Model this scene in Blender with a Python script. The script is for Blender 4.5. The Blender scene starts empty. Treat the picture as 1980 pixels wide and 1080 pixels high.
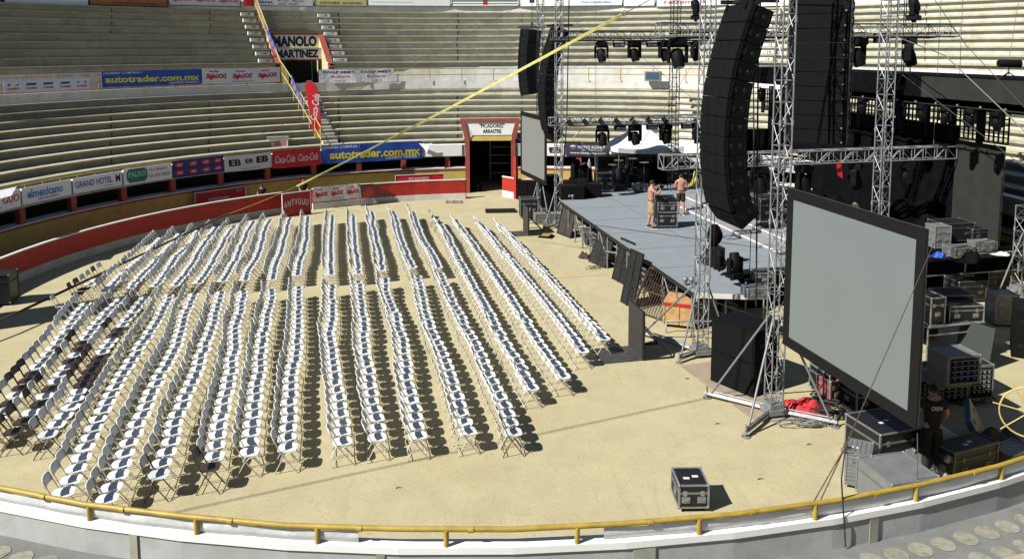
import bpy, math, random
from mathutils import Vector as V, Matrix as M4, Euler
random.seed(7)
SC = bpy.context.scene; COL = SC.collection
PI = math.pi; R_ = math.radians
# ------------------------------------------------------------------ camera
FPX, PITCH, CYP, ROLL, HC = 1562.04, 0.1096, 264.49, -0.0036, 8.2285
cd = bpy.data.cameras.new("camera"); cam = bpy.data.objects.new("camera", cd); COL.objects.link(cam)
cd.sensor_width = 36; cd.lens = 36 * FPX / 1980; cd.shift_y = (CYP - 540) / 1980
cd.clip_start = 0.05; cd.clip_end = 1500
cam.matrix_world = M4.Translation((0, 0, HC)) @ M4.Rotation(PI / 2 - PITCH, 4, 'X') @ M4.Rotation(ROLL, 4, 'Z')
SC.camera = cam
SC.render.resolution_x = 1024; SC.render.resolution_y = 558
# ------------------------------------------------------------------ light
SUN_EL, SUN_AZ = R_(42), R_(210)            # azimuth measured from +X
world = bpy.data.worlds.new("World"); SC.world = world; world.use_nodes = True
nt = world.node_tree; bg = nt.nodes['Background']
sky = nt.nodes.new('ShaderNodeTexSky'); sky.sky_type = 'NISHITA'; sky.sun_disc = False
sky.air_density = 0.8; sky.dust_density = 0.0; sky.sun_elevation = SUN_EL; sky.sun_rotation = PI / 2 - SUN_AZ
nt.links.new(sky.outputs[0], bg.inputs[0]); bg.inputs[1].default_value = 0.05
sl = bpy.data.lights.new("sun", 'SUN'); sl.energy = 5.0; sl.angle = R_(0.5); sl.color = (1, 0.975, 0.90)
sun = bpy.data.objects.new("sun", sl); COL.objects.link(sun)
sdir = V((math.cos(SUN_EL) * math.cos(SUN_AZ), math.cos(SUN_EL) * math.sin(SUN_AZ), math.sin(SUN_EL)))
sun.rotation_euler = sdir.to_track_quat('Z', 'Y').to_euler()
SC.view_settings.view_transform = 'Standard'; SC.view_settings.look = 'None'
SC.view_settings.exposure = 0.88; SC.view_settings.gamma = 1
# ------------------------------------------------------------------ placing helpers (photo pixel -> point of the place)
def ray(x, y):
    c, s = math.cos(-ROLL), math.sin(-ROLL)
    u = x - 990; v = y - CYP; u, v = c * u - s * v, s * u + c * v
    a = u / FPX; b = -v / FPX
    return V((a, math.cos(PITCH) + b * math.sin(PITCH), -math.sin(PITCH) + b * math.cos(PITCH)))
def at(x, y, z=0.0):
    d = ray(x, y); t = (z - HC) / d.z; return V((d.x * t, d.y * t, z))
def atY(x, y, Y):
    d = ray(x, y); t = Y / d.y; return V((d.x * t, Y, HC + d.z * t))
def proj(P):
    X, Y, Z = P[0], P[1], P[2] - HC
    zc = Y * math.cos(PITCH) - Z * math.sin(PITCH); yc = Y * math.sin(PITCH) + Z * math.cos(PITCH)
    if zc < 0.1: return (-9999, -9999)
    u = FPX * X / zc; v = -FPX * yc / zc; c, s = math.cos(ROLL), math.sin(ROLL)
    return (990 + c * u - s * v, CYP + s * u + c * v)
CEN = V((-0.65, 26.86, 0)); R0, R1 = 17.0, 18.9
def ring(phi, R, z=0): return V((CEN.x + R * math.cos(phi), CEN.y + R * math.sin(phi), z))
def phi_px(px, R, z=3.0):
    lo, hi = R_(20), R_(215); best = None
    n = 400; prev = None
    for i in range(n + 1):
        ph = lo + (hi - lo) * i / n; x = proj(ring(ph, R, z))[0]
        if x < -9000: continue
        if prev and (prev[1] - px) * (x - px) <= 0:
            return prev[0] + (ph - prev[0]) * (prev[1] - px) / (prev[1] - x + 1e-9)
        prev = (ph, x)
    return hi
def z_px(px, py, R):
    P = ring(phi_px(px, R), R); return atY(px, py, P.y).z
# stage axes: U_ runs along the stage front away from the camera, V_ into the stage
VA = R_(12); VV = V((math.cos(VA), math.sin(VA), 0)); UU = V((-math.sin(VA), math.cos(VA), 0)); SO = V((5.06, 22.2, 0))
def st(s, t, z=0): return SO + UU * s + VV * t + V((0, 0, z))
HS = 1.4
# ------------------------------------------------------------------ materials
MATS = {}
def mat(name, col, rough=0.7, metal=0.0, var=0.0, scale=3.0, bump=0.0, bscale=None, spec=0.4, stain=None, stain_amt=0.0, stain_scale=0.6, attr=False, detail=6):
    if name in MATS: return MATS[name]
    K = .72; col = tuple(c * K for c in col); stain = tuple(c * K for c in stain) if stain else None
    m = bpy.data.materials.new(name); m.use_nodes = True; n = m.node_tree; b = n.nodes['Principled BSDF']
    b.inputs['Roughness'].default_value = rough; b.inputs['Metallic'].default_value = metal
    b.inputs['Specular IOR Level'].default_value = spec
    b.inputs['Base Color'].default_value = (*col, 1)
    geo = n.nodes.new('ShaderNodeNewGeometry'); out = None
    if var > 0 or stain or attr:
        rgb = n.nodes.new('ShaderNodeRGB'); rgb.outputs[0].default_value = (*col, 1); cur = rgb.outputs[0]
        if var > 0:
            nz = n.nodes.new('ShaderNodeTexNoise'); nz.inputs['Scale'].default_value = scale; nz.inputs['Detail'].default_value = detail
            n.links.new(geo.outputs['Position'], nz.inputs['Vector'])
            mr = n.nodes.new('ShaderNodeMapRange'); mr.inputs[1].default_value = 0.3; mr.inputs[2].default_value = 0.7
            mr.inputs[3].default_value = 1 - var; mr.inputs[4].default_value = 1 + var
            n.links.new(nz.outputs[0], mr.inputs[0])
            vm = n.nodes.new('ShaderNodeVectorMath'); vm.operation = 'SCALE'
            n.links.new(cur, vm.inputs[0]); n.links.new(mr.outputs[0], vm.inputs['Scale']); cur = vm.outputs[0]
        if stain:
            nz = n.nodes.new('ShaderNodeTexNoise'); nz.inputs['Scale'].default_value = stain_scale; nz.inputs['Detail'].default_value = 8
            nz.inputs['Roughness'].default_value = 0.65
            sv = n.nodes.new('ShaderNodeVectorMath'); sv.operation = 'MULTIPLY'; sv.inputs[1].default_value = (1, 1, .25) if attr else (1, 1, 1)
            n.links.new(geo.outputs['Position'], sv.inputs[0]); n.links.new(sv.outputs[0], nz.inputs['Vector'])
            mr = n.nodes.new('ShaderNodeMapRange'); mr.inputs[1].default_value = 0.45; mr.inputs[2].default_value = 0.68
            mr.inputs[3].default_value = 0; mr.inputs[4].default_value = stain_amt
            n.links.new(nz.outputs[0], mr.inputs[0])
            mx = n.nodes.new('ShaderNodeMix'); mx.data_type = 'RGBA'
            n.links.new(mr.outputs[0], mx.inputs[0]); n.links.new(cur, mx.inputs[6]); mx.inputs[7].default_value = (*stain, 1); cur = mx.outputs[2]
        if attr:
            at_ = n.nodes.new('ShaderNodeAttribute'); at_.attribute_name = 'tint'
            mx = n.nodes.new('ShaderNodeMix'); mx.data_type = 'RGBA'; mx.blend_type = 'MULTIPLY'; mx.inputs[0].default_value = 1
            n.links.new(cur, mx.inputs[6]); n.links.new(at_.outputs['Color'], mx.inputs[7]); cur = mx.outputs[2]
        n.links.new(cur, b.inputs['Base Color'])
    if bump > 0:
        nb = n.nodes.new('ShaderNodeTexNoise'); nb.inputs['Scale'].default_value = bscale or scale * 6; nb.inputs['Detail'].default_value = 5
        n.links.new(geo.outputs['Position'], nb.inputs['Vector'])
        bp = n.nodes.new('ShaderNodeBump'); bp.inputs['Strength'].default_value = bump; bp.inputs['Distance'].default_value = 0.02
        n.links.new(nb.outputs[0], bp.inputs['Height']); n.links.new(bp.outputs[0], b.inputs['Normal'])
    MATS[name] = m; return m
SAND = mat('sand', (0.495, 0.432, 0.268), 0.95, var=0.07, scale=1.3, bump=0.35, bscale=14, stain=(0.43, 0.36, 0.21), stain_amt=0.4, stain_scale=0.45, spec=0.1)
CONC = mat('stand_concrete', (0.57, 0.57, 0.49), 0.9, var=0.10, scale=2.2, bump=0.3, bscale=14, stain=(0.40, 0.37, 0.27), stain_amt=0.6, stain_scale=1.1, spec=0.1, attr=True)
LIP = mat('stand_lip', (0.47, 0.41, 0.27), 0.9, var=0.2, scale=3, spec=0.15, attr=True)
CREAM = mat('cream_paint', (0.62, 0.53, 0.28), 0.8, var=0.08, scale=2, spec=0.2)
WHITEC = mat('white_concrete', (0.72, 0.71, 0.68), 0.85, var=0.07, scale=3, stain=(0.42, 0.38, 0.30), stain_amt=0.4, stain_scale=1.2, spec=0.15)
WHITEP = mat('white_paint', (0.92, 0.92, 0.91), 0.7, var=0.04, scale=5, stain=(0.5, 0.47, 0.4), stain_amt=0.15, stain_scale=2.5, spec=0.2)
GREYC = mat('grey_concrete', (0.44, 0.455, 0.445), 0.9, var=0.08, scale=2.5, bump=0.12, bscale=30, stain=(0.27, 0.27, 0.25), stain_amt=0.6, stain_scale=1.0, spec=0.15)
YELP = mat('yellow_paint', (0.44, 0.31, 0.05), 0.5, var=0.14, scale=6, stain=(0.20, 0.10, 0.03), stain_amt=0.4, stain_scale=5)
YELW = mat('yellow_wall', (0.60, 0.46, 0.13), 0.85, var=0.08, scale=3, spec=0.15, stain=(0.35, 0.25, 0.08), stain_amt=0.35)
REDP = mat('red_boards', (0.46, 0.022, 0.010), 0.6, var=0.16, scale=5, stain=(0.28, 0.03, 0.02), stain_amt=0.4, stain_scale=1.5)
REDD = mat('dull_red_paint', (0.34, 0.07, 0.045), 0.75, var=0.12, scale=4)
GREYW = mat('worn_shaded_base', (0.50, 0.48, 0.43), 0.9, var=0.14, scale=3, stain=(0.3, 0.27, 0.2), stain_amt=0.5, stain_scale=2)
WHPL = mat('white_plastic', (0.80, 0.81, 0.80), 0.45, var=0.03, scale=9, spec=0.4)
WHPL2 = mat('greyish_plastic', (0.62, 0.65, 0.66), 0.45, var=0.04, scale=9)
BRPL = mat('brown_plastic', (0.055, 0.038, 0.034), 0.45, var=0.1, scale=9)
CHMT = mat('beige_tube', (0.58, 0.56, 0.50), 0.45, 0.1, var=0.1, scale=9)
BRMT = mat('brown_tube', (0.06, 0.045, 0.035), 0.5, 0.2)
ALU = mat('aluminium', (0.26, 0.268, 0.278), 0.5, 0.4, var=0.1, scale=8)
ALUD = mat('dull_aluminium', (0.34, 0.35, 0.35), 0.5, 0.5, var=0.2, scale=8)
BLK = mat('black_paint', (0.006, 0.006, 0.007), 0.6, var=0.2, scale=6, spec=0.09)
BLKM = mat('black_mesh', (0.0085, 0.0085, 0.009), 0.8, var=0.3, scale=25, bump=0.3, bscale=70, spec=0.06)
BLKC = mat('black_cloth', (0.005, 0.005, 0.006), 0.95, var=0.35, scale=2.5, bump=0.5, bscale=6, spec=0.03)
YELF = mat('pale_yellow_fence', (0.55, 0.44, 0.17), 0.6, var=0.15, scale=6)
TRD = mat('dark_truss_metal', (0.085, 0.085, 0.085), 0.55, 0.3, var=0.2, scale=8)
TRM = mat('mid_truss_metal', (0.24, 0.245, 0.25), 0.5, 0.4, var=0.2, scale=8)
NSL = mat('near_step_concrete', (0.19, 0.195, 0.19), 0.9, var=0.12, scale=3, bump=0.2, bscale=30, stain=(0.27, 0.26, 0.22), stain_amt=0.5, stain_scale=2.5, spec=0.1)
GSC = mat('grey_and_sunlit_cloth', (0.033, 0.034, 0.031), 0.95, var=0.12, scale=2.0, bump=0.4, bscale=5, spec=0.08)
RUST = mat('rusty_steel', (0.06, 0.034, 0.022), 0.8, 0.2, var=0.4, scale=8)
BSTEEL = mat('black_steel', (0.012, 0.0115, 0.011), 0.65, 0.0, var=0.4, scale=6)
STAGE = mat('stage_carpet', (0.252, 0.278, 0.302), 0.95, var=0.07, scale=2, bump=0.3, bscale=60, stain=(0.215, 0.26, 0.295), stain_amt=0.5, stain_scale=1.3, spec=0.1)
RISER = mat('riser_deck', (0.29, 0.285, 0.30), 0.9, var=0.1, scale=3)
SCRN = mat('screen_surface', (0.170, 0.190, 0.188), 0.8, var=0.015, scale=1, spec=0.2)
SCRB = mat('screen_border', (0.012, 0.012, 0.0125), 0.9, var=0.1, scale=5, spec=0.08)
SCR2 = mat('rear_screen_surface', (0.20, 0.205, 0.195), 0.8, spec=0.2)
SILV = mat('silver_case', (0.235, 0.245, 0.24), 0.5, 0.3, var=0.12, scale=6, bump=0.2, bscale=40)
CASEB = mat('black_case', (0.011, 0.011, 0.013), 0.5, var=0.3, scale=5)
WOOD = mat('crate_wood', (0.50, 0.30, 0.13), 0.8, var=0.2, scale=6)
SKIN = mat('skin', (0.48, 0.24, 0.155), 0.6, var=0.06, scale=12)
KHAKI = mat('khaki_cloth', (0.40, 0.31, 0.165), 0.9, var=0.15, scale=12)
HAIR = mat('dark_hair', (0.02, 0.015, 0.012), 0.8)
REDC = mat('red_cloth', (0.62, 0.035, 0.04), 0.8, var=0.2, scale=5)
BLUEC = mat('blue_cloth', (0.02, 0.09, 0.42), 0.75, var=0.1, scale=4)
WCLOTH = mat('white_cloth', (0.74, 0.75, 0.78), 0.85, var=0.05, scale=3, bump=0.9, bscale=5)
STRAP = mat('yellow_strap', (0.72, 0.66, 0.22), 0.7, var=0.12, scale=5)
ROPE = mat('brown_rope', (0.10, 0.07, 0.05), 0.9, var=0.5, scale=30)
CABLE = mat('black_cable', (0.02, 0.02, 0.02), 0.6)
WIRE = mat('steel_wire', (0.22, 0.21, 0.19), 0.5, 0.4)
NAVY = mat('navy_print', (0.03, 0.03, 0.16), 0.7)
BLUEP = mat('blue_print', (0.012, 0.075, 0.42), 0.6, var=0.12, scale=3, bump=0.8, bscale=4)
YELT = mat('yellow_print', (0.75, 0.68, 0.04), 0.6)
BLKT = mat('black_print', (0.012, 0.012, 0.012), 0.7)
WHT = mat('white_print', (0.8, 0.8, 0.8), 0.7)
REDT = mat('red_print', (0.55, 0.02, 0.03), 0.7)
LBLU = mat('light_blue_print', (0.04, 0.28, 0.55), 0.7)
DBLU = mat('dark_blue_print', (0.03, 0.09, 0.38), 0.7)
GRN = mat('green_print', (0.01, 0.20, 0.12), 0.7)
COKE = mat('bright_red_cloth', (0.66, 0.012, 0.025), 0.6, var=0.15, scale=3, bump=0.9, bscale=4)
PURP = mat('dark_purple_print', (0.035, 0.025, 0.06), 0.7)
ORNG = mat('orange_print', (0.45, 0.17, 0.05), 0.7, var=0.3, scale=3)
GREENC = mat('green_tarp', (0.26, 0.33, 0.17), 0.7, var=0.2, scale=4)
BRNC = mat('brown_cloth', (0.10, 0.07, 0.06), 0.9, var=0.4, scale=4)
DARKIN = mat('dark_interior', (0.05, 0.045, 0.04), 0.9)
BOARDW = mat('brown_board', (0.24, 0.15, 0.08), 0.8, var=0.2, scale=3)
GLASS = mat('lens_glass', (0.03, 0.035, 0.04), 0.12, spec=0.8)
# ------------------------------------------------------------------ mesh builder
class MB:
    def __init__(s): s.v = []; s.f = []; s.t = []; s.smooth = []
    def add(s, vs, fs, M=None, sm=False):
        o = len(s.v)
        if M is not None: vs = [M @ V(p) for p in vs]
        s.v += [tuple(p) for p in vs]; s.f += [tuple(o + i for i in f) for f in fs]; s.smooth += [sm] * len(fs); return s
    def box(s, c, d, M=None, rz=0, taper=1.0):
        x, y, z = d[0] / 2, d[1] / 2, d[2] / 2; k = taper
        vs = [(-x, -y, -z), (x, -y, -z), (x, y, -z), (-x, y, -z), (-x * k, -y * k, z), (x * k, -y * k, z), (x * k, y * k, z), (-x * k, y * k, z)]
        T = M4.Translation(c) @ M4.Rotation(rz, 4, 'Z')
        if M is not None: T = M @ T
        return s.add([T @ V(p) for p in vs], [(0, 3, 2, 1), (4, 5, 6, 7), (0, 1, 5, 4), (1, 2, 6, 5), (2, 3, 7, 6), (3, 0, 4, 7)])
    def cyl(s, a, b, r, n=6, r2=None, M=None, caps=True):
        a = V(a); b = V(b)
        if M is not None: a = M @ a; b = M @ b
        d = (b - a)
        if d.length < 1e-6: return s
        d.normalize(); q = d.to_track_quat('Z', 'Y'); r2 = r if r2 is None else r2
        vs = []
        for p, rr in ((a, r), (b, r2)):
            for i in range(n):
                t = 2 * PI * i / n; vs.append(p + q @ V((rr * math.cos(t), rr * math.sin(t), 0)))
        s.add(vs, [(i, (i + 1) % n, n + (i + 1) % n, n + i) for i in range(n)], sm=n > 5)
        if caps: s.add(vs, [tuple(range(n))[::-1], tuple(range(n, 2 * n))])
        return s
    def tube(s, pts, r, n=6, M=None):
        pts = [V(p) for p in pts]
        if M is not None: pts = [M @ p for p in pts]
        vs = []; K = len(pts)
        for k, p in enumerate(pts):
            d = (pts[min(k + 1, K - 1)] - pts[max(k - 1, 0)]).normalized(); q = d.to_track_quat('Z', 'Y')
            rr = r[k] if isinstance(r, (list, tuple)) else r
            for i in range(n):
                t = 2 * PI * i / n; vs.append(p + q @ V((rr * math.cos(t), rr * math.sin(t), 0)))
        fs = [(k * n + i, k * n + (i + 1) % n, (k + 1) * n + (i + 1) % n, (k + 1) * n + i) for k in range(K - 1) for i in range(n)]
        s.add(vs, fs, sm=True); s.add(vs[:n], [tuple(range(n))[::-1]]); s.add(vs[-n:], [tuple(range(n))]); return s
    def prism(s, poly, h0, h1, axis='z', M=None):
        n = len(poly)
        f = {'z': lambda p, h: (p[0], p[1], h), 'y': lambda p, h: (p[0], h, p[1]), 'x': lambda p, h: (h, p[0], p[1])}[axis]
        vs = [f(p, h0) for p in poly] + [f(p, h1) for p in poly]
        return s.add(vs, [tuple(range(n))[::-1], tuple(range(n, 2 * n))] + [(i, (i + 1) % n, n + (i + 1) % n, n + i) for i in range(n)], M)
    def ell(s, c, r, M=None, nu=10, nv=7, jit=0):
        vs = []; rnd = random.Random(int(abs(c[0] * 971 + c[1] * 37 + c[2] * 11) * 10) + nu)
        for j in range(nv + 1):
            a = PI * j / nv
            for i in range(nu):
                t = 2 * PI * i / nu; k = 1 + (rnd.uniform(-jit, jit) if 0 < j < nv else 0)
                vs.append((c[0] + r[0] * k * math.sin(a) * math.cos(t), c[1] + r[1] * k * math.sin(a) * math.sin(t), c[2] + r[2] * k * math.cos(a)))
        return s.add(vs, [(j * nu + i, (j + 1) * nu + i, (j + 1) * nu + (i + 1) % nu, j * nu + (i + 1) % nu) for j in range(nv) for i in range(nu)], M, sm=jit < 0.05)
    def ringprof(s, prof, ph0, ph1, n, tint=None):
        """closed profile (R,z) swept about the arena centre"""
        o = len(s.v); m = len(prof); seg0 = len(s.f)
        for i in range(n + 1):
            ph = ph0 + (ph1 - ph0) * i / n
            for (R, z) in prof: s.v.append(tuple(ring(ph, R, z)))
        for i in range(n):
            for j in range(m):
                a = o + i * m + j; b = o + i * m + (j + 1) % m
                s.f.append((a, b, b + m, a + m)); s.smooth.append(False)
                if tint is not None: s.t.append(tint(i, ph0 + (ph1 - ph0) * (i + .5) / n))
        s.f.append(tuple(o + j for j in range(m))[::-1]); s.f.append(tuple(o + n * m + j for j in range(m))); s.smooth += [False, False]
        if tint is not None: s.t += [(1, 1, 1)] * 2
        return s
    def mesh(s, name, m):
        me = bpy.data.meshes.new(name); me.from_pydata(s.v, [], s.f); me.materials.append(m)
        me.polygons.foreach_set('use_smooth', s.smooth)
        if s.t and len(s.t) == len(s.f):
            ca = me.color_attributes.new('tint', 'FLOAT_COLOR', 'CORNER'); dat = []
            for p, t in zip(me.polygons, s.t): dat += [t[0], t[1], t[2], 1.0] * p.loop_total
            ca.data.foreach_set('color', dat)
        elif m in (CONC, LIP):
            ca = me.color_attributes.new('tint', 'FLOAT_COLOR', 'CORNER'); ca.data.foreach_set('color', [1.0] * (4 * len(me.loops)))
        me.update(); return me
def tag(o, label=None, cat=None, group=None, kind=None):
    if label: o['label'] = label
    if cat: o['category'] = cat
    if group: o['group'] = group
    if kind: o['kind'] = kind
    return o
def obj(name, mb, m, parent=None, bevel=0, loc=None, rot=None):
    me = mb if isinstance(mb, bpy.types.Mesh) else mb.mesh(name, m)
    o = bpy.data.objects.new(name, me); COL.objects.link(o)
    if parent: o.parent = parent
    if loc: o.location = loc
    if rot: o.rotation_euler = rot
    if bevel:
        b = o.modifiers.new('bevel', 'BEVEL'); b.width = bevel; b.segments = 2; b.limit_method = 'ANGLE'
    return o
def thing(name, label, cat, loc=(0, 0, 0), rz=0.0, group=None):
    o = bpy.data.objects.new(name, None); COL.objects.link(o); o.empty_display_size = 0.2
    o.location = loc; o.rotation_euler = (0, 0, rz); return tag(o, label, cat, group)
def copy_tree(o, parent=None):
    c = o.copy(); COL.objects.link(c)
    if parent: c.parent = parent
    for ch in list(o.children): copy_tree(ch, c)
    return c
def textmb(s, w, h, bold=0.0, shear=0.0, loc=(0, 0, 0), bend=None):
    """lettering in the local XZ plane facing -Y, centred on loc, fitted to w x h"""
    cu = bpy.data.curves.new('t', 'FONT'); cu.body = s; cu.size = 1; cu.offset = bold; cu.shear = shear; cu.resolution_u = 3; cu.extrude = 0.0
    ob = bpy.data.objects.new('t', cu); COL.objects.link(ob); bpy.context.view_layer.update()
    me = bpy.data.meshes.new_from_object(ob.evaluated_get(bpy.context.evaluated_depsgraph_get()))
    mb = MB(); vs = [v.co.copy() for v in me.vertices]
    if vs:
        x0, x1 = min(v.x for v in vs), max(v.x for v in vs); y0, y1 = min(v.y for v in vs), max(v.y for v in vs)
        kx = w / max(x1 - x0, 1e-4); ky = h / max(y1 - y0, 1e-4)
        P = [(loc[0] + (v.x - (x0 + x1) / 2) * kx, loc[1], loc[2] + (v.y - (y0 + y1) / 2) * ky) for v in vs]
        mb.add(P, [tuple(p.vertices) for p in me.polygons])
    bpy.data.objects.remove(ob); bpy.data.curves.remove(cu); bpy.data.meshes.remove(me); return mb
def struct(name, mb, m): return tag(obj(name, mb, m), kind='structure')
# ================================================================== GROUND
g = MB(); N = 96; rad = [0, 4, 9, 14, 20, 40, 120, 500]
for r in rad:
    for i in range(N): t = 2 * PI * i / N; g.v.append((CEN.x + r * math.cos(t), CEN.y + r * math.sin(t), 0))
for k in range(len(rad) - 1):
    for i in range(N):
        a = k * N + i; b = k * N + (i + 1) % N; g.f.append((a, a + N, b + N, b)); g.smooth.append(False)
n_ = SAND.node_tree; b_ = n_.nodes['Principled BSDF']; src = b_.inputs['Base Color'].links[0].from_socket; geo_ = n_.nodes.new('ShaderNodeNewGeometry')
def layer(scale, lo, hi, col, amt, stretch=(1, 1, 1), detail=6):
    global src
    vm = n_.nodes.new('ShaderNodeVectorMath'); vm.operation = 'MULTIPLY'; vm.inputs[1].default_value = stretch; n_.links.new(geo_.outputs['Position'], vm.inputs[0])
    nz = n_.nodes.new('ShaderNodeTexNoise'); nz.inputs['Scale'].default_value = scale; nz.inputs['Detail'].default_value = detail; nz.inputs['Distortion'].default_value = 1.2; n_.links.new(vm.outputs[0], nz.inputs['Vector'])
    mr = n_.nodes.new('ShaderNodeMapRange'); mr.inputs[1].default_value = lo; mr.inputs[2].default_value = hi; mr.inputs[4].default_value = amt; n_.links.new(nz.outputs[0], mr.inputs[0])
    mx = n_.nodes.new('ShaderNodeMix'); mx.data_type = 'RGBA'; n_.links.new(mr.outputs[0], mx.inputs[0]); n_.links.new(src, mx.inputs[6]); mx.inputs[7].default_value = (*col, 1); src = mx.outputs[2]
layer(5.0, .56, .70, (.27, .22, .125), .35); layer(1.1, .58, .72, (.37, .345, .25), .4, (1, 3, 1)); layer(26, .58, .72, (.20, .16, .09), .5, detail=2); layer(.8, .60, .66, (.27, .22, .13), .25, (3.5, .6, 1))
n_.links.new(src, b_.inputs['Base Color'])
struct('arena_sand_ground', g, SAND)
# orange chalk line across the floor
ln = MB(); a = at(690, 563); b = at(1178, 531); pts = [a.lerp(b, i / 24) + V((0, random.uniform(-.03, .03), 0.006)) for i in range(25)]
for p, q in zip(pts, pts[1:]):
    d = (q - p).normalized(); nn = V((-d.y, d.x, 0)) * 0.022; ln.add([p - nn, q - nn, q + nn, p + nn], [(0, 1, 2, 3)])
tag(obj('chalk_line', ln, mat('orange_chalk', (0.62, 0.28, 0.14), 0.9, var=0.2)), 'faint orange chalk line across the sand towards the stage', 'line marking')
# ================================================================== GRANDSTANDS
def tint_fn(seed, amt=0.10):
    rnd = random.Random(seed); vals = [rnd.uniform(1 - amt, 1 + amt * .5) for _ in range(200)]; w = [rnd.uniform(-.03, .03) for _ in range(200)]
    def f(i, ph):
        k = vals[i // 2 % 200]; q = min(1, max(0, (math.degrees(ph) % 360 - 96) / 24)) if ph > 0 and math.degrees(ph) < 230 else 0  # left sections: warmer tone of their own, plus shade put into the tint
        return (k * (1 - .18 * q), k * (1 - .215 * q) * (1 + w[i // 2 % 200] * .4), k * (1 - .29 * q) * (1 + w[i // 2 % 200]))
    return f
FULL0, FULL1, NS = R_(-90 + 0.01), R_(270), 72
lower = thing('lower_grandstand', 'lower grandstand of long concrete seating steps rising from the arena', 'grandstand', ring(R_(90), R1))
def ch(o, parent): o.parent = parent; o.matrix_parent_inverse = M4.Translation(parent.location).inverted(); return o
def ringpart(name, prof, m, parent, ph0=FULL0, ph1=FULL1, n=NS, tint=None):
    return ch(obj(name, MB().ringprof(prof, ph0, ph1, n, tint), m), parent)
PG0, PG1 = phi_px(903, R1), phi_px(993, R1)      # gate gap (PG0 > PG1)
P_T, P_B, S_T = 2.79, 2.10, 1.50
def gap(name, prof, m, parent, tint=None):
    o = MB(); lo, hi = (R_(-56), R_(236)) if name in ('parapet', 'parapet_cap', 'walkway_slab', 'seating_step', 'step_nosing') else (R_(-90), R_(270))
    o.ringprof(prof, lo, PG1, 36, tint); o.ringprof(prof, PG0, hi, 36, tint)
    return ch(obj(name, o, m), parent)
gap('parapet', [(R1, P_B), (R1, P_T - .03), (R1 + .3, P_T - .03), (R1 + .3, P_B)], GREYC, lower)
gap('parapet_cap', [(R1 - .03, P_T - .03), (R1 - .03, P_T), (R1 + .33, P_T), (R1 + .33, P_T - .03)], WHITEP, lower)
gap('front_wall', [(R1, 0), (R1, 1.33), (R1 + .12, 1.33), (R1 + .12, 0)], YELW, lower)
gap('red_trim', [(R1 - .03, 1.33), (R1 - .03, 1.41), (R1 + .12, 1.41), (R1 + .12, 1.33)], REDD, lower)
gap('sill', [(R1 - .015, 1.412), (R1 - .015, 1.46), (R1 + .45, 1.50), (R1 + .45, 1.412)], WHITEC, lower)
gap('gallery_back_wall', [(R1 + 1.7, 0), (R1 + 1.7, 2.3), (R1 + 1.8, 2.3), (R1 + 1.8, 0)], DARKIN, lower)
gap('gallery_floor', [(R1 + .46, 1.40), (R1 + .46, 1.45), (R1 + 1.7, 1.45), (R1 + 1.7, 1.40)], DARKIN, lower)
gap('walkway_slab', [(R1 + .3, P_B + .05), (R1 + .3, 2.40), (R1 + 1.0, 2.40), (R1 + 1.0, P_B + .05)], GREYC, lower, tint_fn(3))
LR = lambda k: 19.65 + .75 * (k - 1)
LZ = lambda k: 2.98 + .33 * (k - 1)
for k in range(1, 10):
    zb = 2.3 if k == 1 else LZ(k) - .40
    R = LR(k)
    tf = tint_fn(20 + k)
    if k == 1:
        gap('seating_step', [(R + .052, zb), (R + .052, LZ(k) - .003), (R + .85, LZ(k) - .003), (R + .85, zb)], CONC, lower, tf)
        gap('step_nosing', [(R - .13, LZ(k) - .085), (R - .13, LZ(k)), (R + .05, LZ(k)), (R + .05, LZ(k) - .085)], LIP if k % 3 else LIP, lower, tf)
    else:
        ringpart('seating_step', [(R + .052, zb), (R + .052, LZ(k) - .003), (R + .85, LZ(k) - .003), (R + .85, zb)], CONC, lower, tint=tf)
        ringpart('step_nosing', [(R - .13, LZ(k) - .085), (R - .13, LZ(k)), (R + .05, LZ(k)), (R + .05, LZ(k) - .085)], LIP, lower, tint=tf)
# pillars between the dark openings, spaced like the ones under the left sign boards
pil = sorted([phi_px(x, R1) for x in (41, 139, 238, 333)])
dphi = (pil[3] - pil[0]) / 3; base = pil[0]
k = -12
while base + k * dphi < R_(232):
    ph = base + k * dphi; k += 1
    if R_(20) < ph and not (PG1 - .03 < ph < PG0 + .03):
        p = ring(ph, R1 + .14); mb = MB().box((0, 0, 0), (.27, .24, .60)); rz = ph - PI / 2
        ch(obj('pillar', mb, REDD, loc=(p.x, p.y, 1.79), rot=(0, 0, rz)), lower)
# ---- upper stand
upper = thing('upper_grandstand', 'upper grandstand of concrete seating steps above the yellow railed walkway', 'grandstand', ring(R_(90), 25.65))
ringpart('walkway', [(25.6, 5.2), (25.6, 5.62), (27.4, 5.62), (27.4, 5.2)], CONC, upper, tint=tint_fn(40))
# MANOLO tunnel gap in upper steps
MG0, MG1 = phi_px(545, 27.4, 7), phi_px(634, 27.4, 7)
UR = lambda k: 27.4 + .75 * k
UZ = lambda k: 7.36 + .436 * k
def ugap(name, prof, m, parent, tint=None):
    o = MB(); o.ringprof(prof, R_(-90), MG1, 40, tint); o.ringprof(prof, MG0, R_(270), 32, tint); return ch(obj(name, o, m), parent)
ugap('walkway_back_wall', [(27.42, 5.6), (27.42, 7.0), (27.6, 7.0), (27.6, 5.6)], WHITEC, upper)
for k in range(0, 9):
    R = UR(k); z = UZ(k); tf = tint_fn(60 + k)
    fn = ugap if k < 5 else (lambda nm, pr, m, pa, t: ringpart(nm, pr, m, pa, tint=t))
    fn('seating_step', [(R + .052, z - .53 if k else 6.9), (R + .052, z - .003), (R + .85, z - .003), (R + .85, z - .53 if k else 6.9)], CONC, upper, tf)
    fn('step_nosing', [(R - .13, z - .095), (R - .13, z), (R + .05, z), (R + .05, z - .095)], LIP, upper, tf)
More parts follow.
